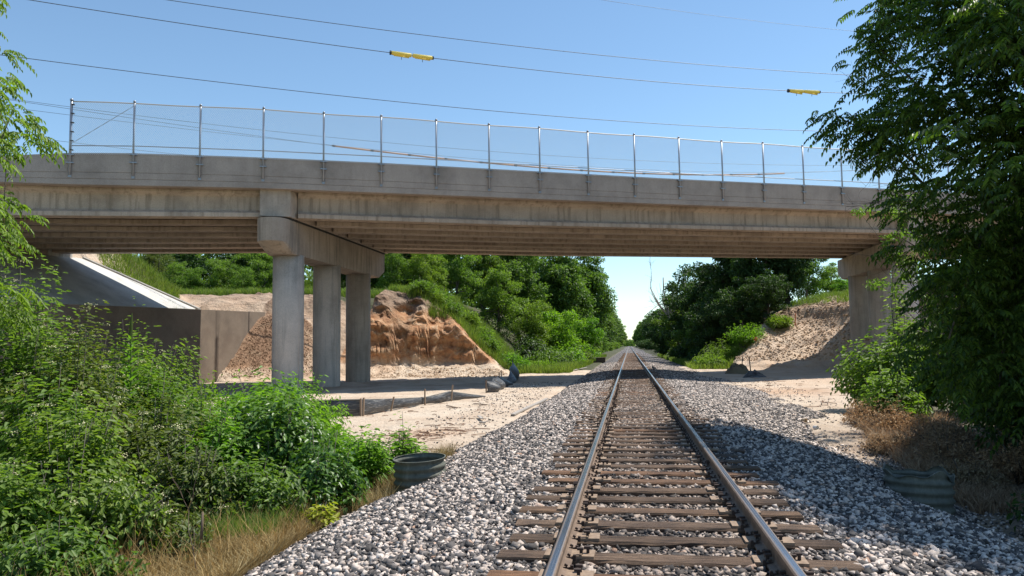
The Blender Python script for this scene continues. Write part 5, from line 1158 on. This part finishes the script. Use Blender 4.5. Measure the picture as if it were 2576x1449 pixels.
# orange ball
p = atZ(1902.5, 924, gh(8.6, 51.5) + 0.1); b = MB(); x_, y_ = p.x, p.y; z_ = gh(x_, y_)
import bmesh
bm = bmesh.new(); bmesh.ops.create_uvsphere(bm, u_segments=20, v_segments=12, radius=0.17)
for v in bm.verts: v.co.z *= 0.85
for f in bm.faces: f.smooth = True
me = bpy.data.meshes.new("orange_bucket_cap"); bm.to_mesh(me); bm.free(); me.materials.append(mat("orange_red", (0.75, 0.09, 0.02), 0.5)); o = bpy.data.objects.new("orange_ball", me); COL.objects.link(o); o.location = (x_, y_, z_ + 0.13); tag(o, "orange red ball lying on the sand right of the tarp heap", "ball")
# survey lath, small post, leaning board
p = atY(1999.6, 797, 62); z_ = gh(p.x, 62); b = MB(); b.box((0, 0, 0.4), (0.035, 0.012, 0.5)); o = b.build("survey_stake", mat("orange_paint", (0.75, 0.22, 0.10), 0.7)); o.location = (p.x, 62, z_); o.rotation_euler = (0, 0.06, 0); tag(o, "thin orange survey stake on the right sandy mound", "stake")
p = atY(2028, 722, 68); z_ = gh(p.x, 68); b = MB(); b.tube([(0, 0, -0.3), (0.02, 0, 0.9)], 0.05, 8); b.box((0.02, 0, 0.92), (0.07, 0.07, 0.03)); o = b.build("wooden_post", DEAD); o.location = (p.x, 68, z_); tag(o, "short dark post on top of the sandy mound against the sky", "post")
p = atY(2130, 815, 54); z_ = gh(p.x, 54); b = MB(); b.box((0, 0, 0.45), (0.07, 0.02, 0.6)); o = b.build("leaning_board", GREYW); o.location = (p.x, 54, z_ + 0.05); o.rotation_euler = (0, 0.5, 0.2); tag(o, "pale board leaning beside the foot of the right pier column", "board")
def plank(pa, pb_, w_, t_, mt, label, lift=0.04):
    a, c_ = Vector(pa), Vector(pb_); d = c_ - a; ln = d.length; b = MB(); secs = []
    for i in range(7):
        t = i / 6; secs.append([Vector((ln * t, sy * w_ * (1 + 0.05 * math.sin(i * 2.1)), sz * t_ + 0.006 * math.sin(i))) for sy, sz in ((-1, -1), (1, -1), (1, 1), (-1, 1))])
    b.loft(secs); o = b.build("wooden_plank", mt); o.location = a + Vector((0, 0, lift)); o.rotation_euler = d.to_track_quat('X', 'Z').to_euler(); tag(o, label, "plank"); return o
def gp(px, py, zz):   # ground point seen at a pixel
    z = zz
    for _ in range(8): p = atZ(px, py, z); z = max(gh(p.x, p.y), float(ballast_z(np.array([p.x]), np.array([p.y]))[0]) if abs(p.x) < 4.8 else -9)
    return Vector((p.x, p.y, z))
plank(gp(1290, 1048, -.45), gp(1376, 1006, -.4), 0.055, 0.02, GREYW, "long weathered board lying along the left ballast edge", 0.05)
plank(gp(1440, 934, -.4), gp(1475, 925, -.4), 0.07, 0.02, GREYW, "short pale board on the left ballast beyond the bridge shadow", 0.05)
plank(gp(1205, 1067, -.45), gp(1222, 1066, -.4), 0.05, 0.015, GREYW, "small brown board piece at the sand and ballast edge", 0.04)
plank(gp(1204, 1052, -.45), gp(1213, 1060, -.4), 0.04, 0.012, GREYW, "tiny upturned board fragment on the pale sand", 0.06)
plank(gp(1192, 1018, -.45), gp(1225, 1019, -.4), 0.03, 0.012, DEAD, "thin dark stick lying flat on the pale sand", 0.03)
plank(gp(1124, 1023, -.45), gp(1150, 1028, -.4), 0.03, 0.012, DEAD, "thin dark stick nearer the silt fence on the sand", 0.03)
# dark wooden box by the left ballast, beyond the bridge
p = gp(1513, 912, -.5); b = MB()
for q in range(4): b.box((0, -0.42 + 0.28 * q, 0.25), (0.62, 0.125, 0.28))
b.box((0, 0, 0.56), (0.66, 0.60, 0.03)); o = b.build("timber_box", concrete("old_timber", (0.12, 0.08, 0.055), (0.05, 0.035, 0.03)), bevel=0.01); o.location = (p.x - 0.2, p.y, p.z - 0.05); tag(o, "dark timber box set into the left ballast edge beyond the bridge", "box")
# litter: cup and can by the dry brush, white bag under the trees
def cup(px, py, r_, h_, mt, name, label, cat_):
    p = gp(px, py, -.5); b = MB(); secs = []
    for z, rr in ((0, r_ * 0.8), (h_ * 0.95, r_), (h_, r_ * 1.08), (h_, r_ * 0.95), (h_ * 0.1, r_ * 0.72)): secs.append([Vector((rr * math.cos(2 * math.pi * i / 20), rr * math.sin(2 * math.pi * i / 20), z)) for i in range(20)])
    b.loft([list(reversed(q)) for q in secs]); o = b.build(name, mt, smooth=True); o.location = (p.x, p.y, p.z + r_); o.rotation_euler = (R(88), 0, random.uniform(0, 3)); tag(o, label, cat_)
WHP = mat("white_plastic", (0.7, 0.68, 0.64), 0.6)
cup(2017.6, 1063, 0.05, 0.12, mat("tan_can", (0.45, 0.33, 0.2), 0.5), "tin_can", "tan can lying on its side at the edge of the dry brush", "can"); cup(2047, 1080, 0.045, 0.11, WHP, "paper_cup", "white cup lying by the dry brush on the right", "cup")
p = atY(1747, 893, 66); z_ = p.z; bm = bmesh.new(); bmesh.ops.create_icosphere(bm, subdivisions=3, radius=0.22)
for v in bm.verts: v.co *= 1 + 0.35 * math.sin(v.co.x * 31) * math.cos(v.co.z * 27); v.co.z *= 1.3
me = bpy.data.meshes.new("plastic_bag"); bm.to_mesh(me); bm.free(); me.materials.append(WHP); o = bpy.data.objects.new("plastic_bag", me); COL.objects.link(o); o.location = (p.x, 66, gh(p.x, 66) + 0.2); tag(o, "pale plastic bag caught below the shaded trees right of the track", "bag")
# driftwood twigs and wood chips strewn over the sand
rt = np.random.default_rng(61); Vt = MB()
for _ in range(330):
    if rt.random() < 0.35: x_, y_ = rt.normal(-4.9, 0.7), rt.normal(17.8, 0.5)
    elif rt.random() < 0.5: x_, y_ = rt.uniform(-8, -3.6), rt.uniform(15.5, 28)
    else: x_, y_ = rt.uniform(4.2, 8.5), rt.uniform(22, 42)
    a = rt.random() * 3.14; ln = rt.uniform(0.03, 0.22); z_ = gh(x_, y_) + 0.012; Vt.tube([(x_ - math.cos(a) * ln, y_ - math.sin(a) * ln, z_), (x_ + rt.normal() * 0.01, y_, z_ + 0.012), (x_ + math.cos(a) * ln, y_ + math.sin(a) * ln, z_)], rt.uniform(0.004, 0.011), 4)
tag(Vt.build("wood_debris", mat("wood_chip", (0.20, 0.11, 0.065), 0.9)), "brown wood chips and twigs strewn over the sand", "debris", kind="stuff")
# clods of earth on the banks and churned soil
def clods(n, xf, lm, s0_, s1_, name, label, seed):
    rng = np.random.default_rng(seed); X, Y = xf(n, rng); P = np.stack([X, Y, ground_h(X, Y) + 0.01], 1); v, f = stones(P, rng.uniform(s0_, s1_, len(X)) * (0.6 + 0.8 * rng.random(len(X)) ** 3), ICO, ICF, rng); tag(npmesh(name, v, f, lm), label, "earth", kind="stuff")
def sp1(n, rng): Y = rng.uniform(40, 48, n); X = rng.uniform(-23.4, -19.4, n); G = ground_h(X, Y); k_ = (G > -0.2); return X[k_], Y[k_]
CLOD = mat("brown_clod", (0.20, 0.115, 0.065), 0.95); PALE = mat("pale_clod", (0.47, 0.34, 0.23), 0.95)
clods(12000, sp1, CLOD, 0.010, 0.042, "soil_clods", "loose brown clods on the soil pile against the retaining wall", 71)
def sp2(n, rng): X = rng.uniform(-17, -8, n); Y = rng.uniform(45.5, 49.8, n); G = ground_h(X, Y); k_ = (G > -0.42) & (G < 1.0); return X[k_], Y[k_]
clods(2600, sp2, PALE, 0.012, 0.075, "sand_clods", "crumbled pale sand at the foot of the red bluff", 72)
def sp3(n, rng): X = rng.uniform(7.5, 16, n); Y = rng.uniform(55, 66, n); G = ground_h(X, Y); k_ = (G > 0.2) & (G < 4.6); return X[k_], Y[k_]
clods(5000, sp3, PALE, 0.03, 0.11, "sand_clods", "crumbled sand over the face of the right mound", 73)
print("all done", len(bpy.data.objects))
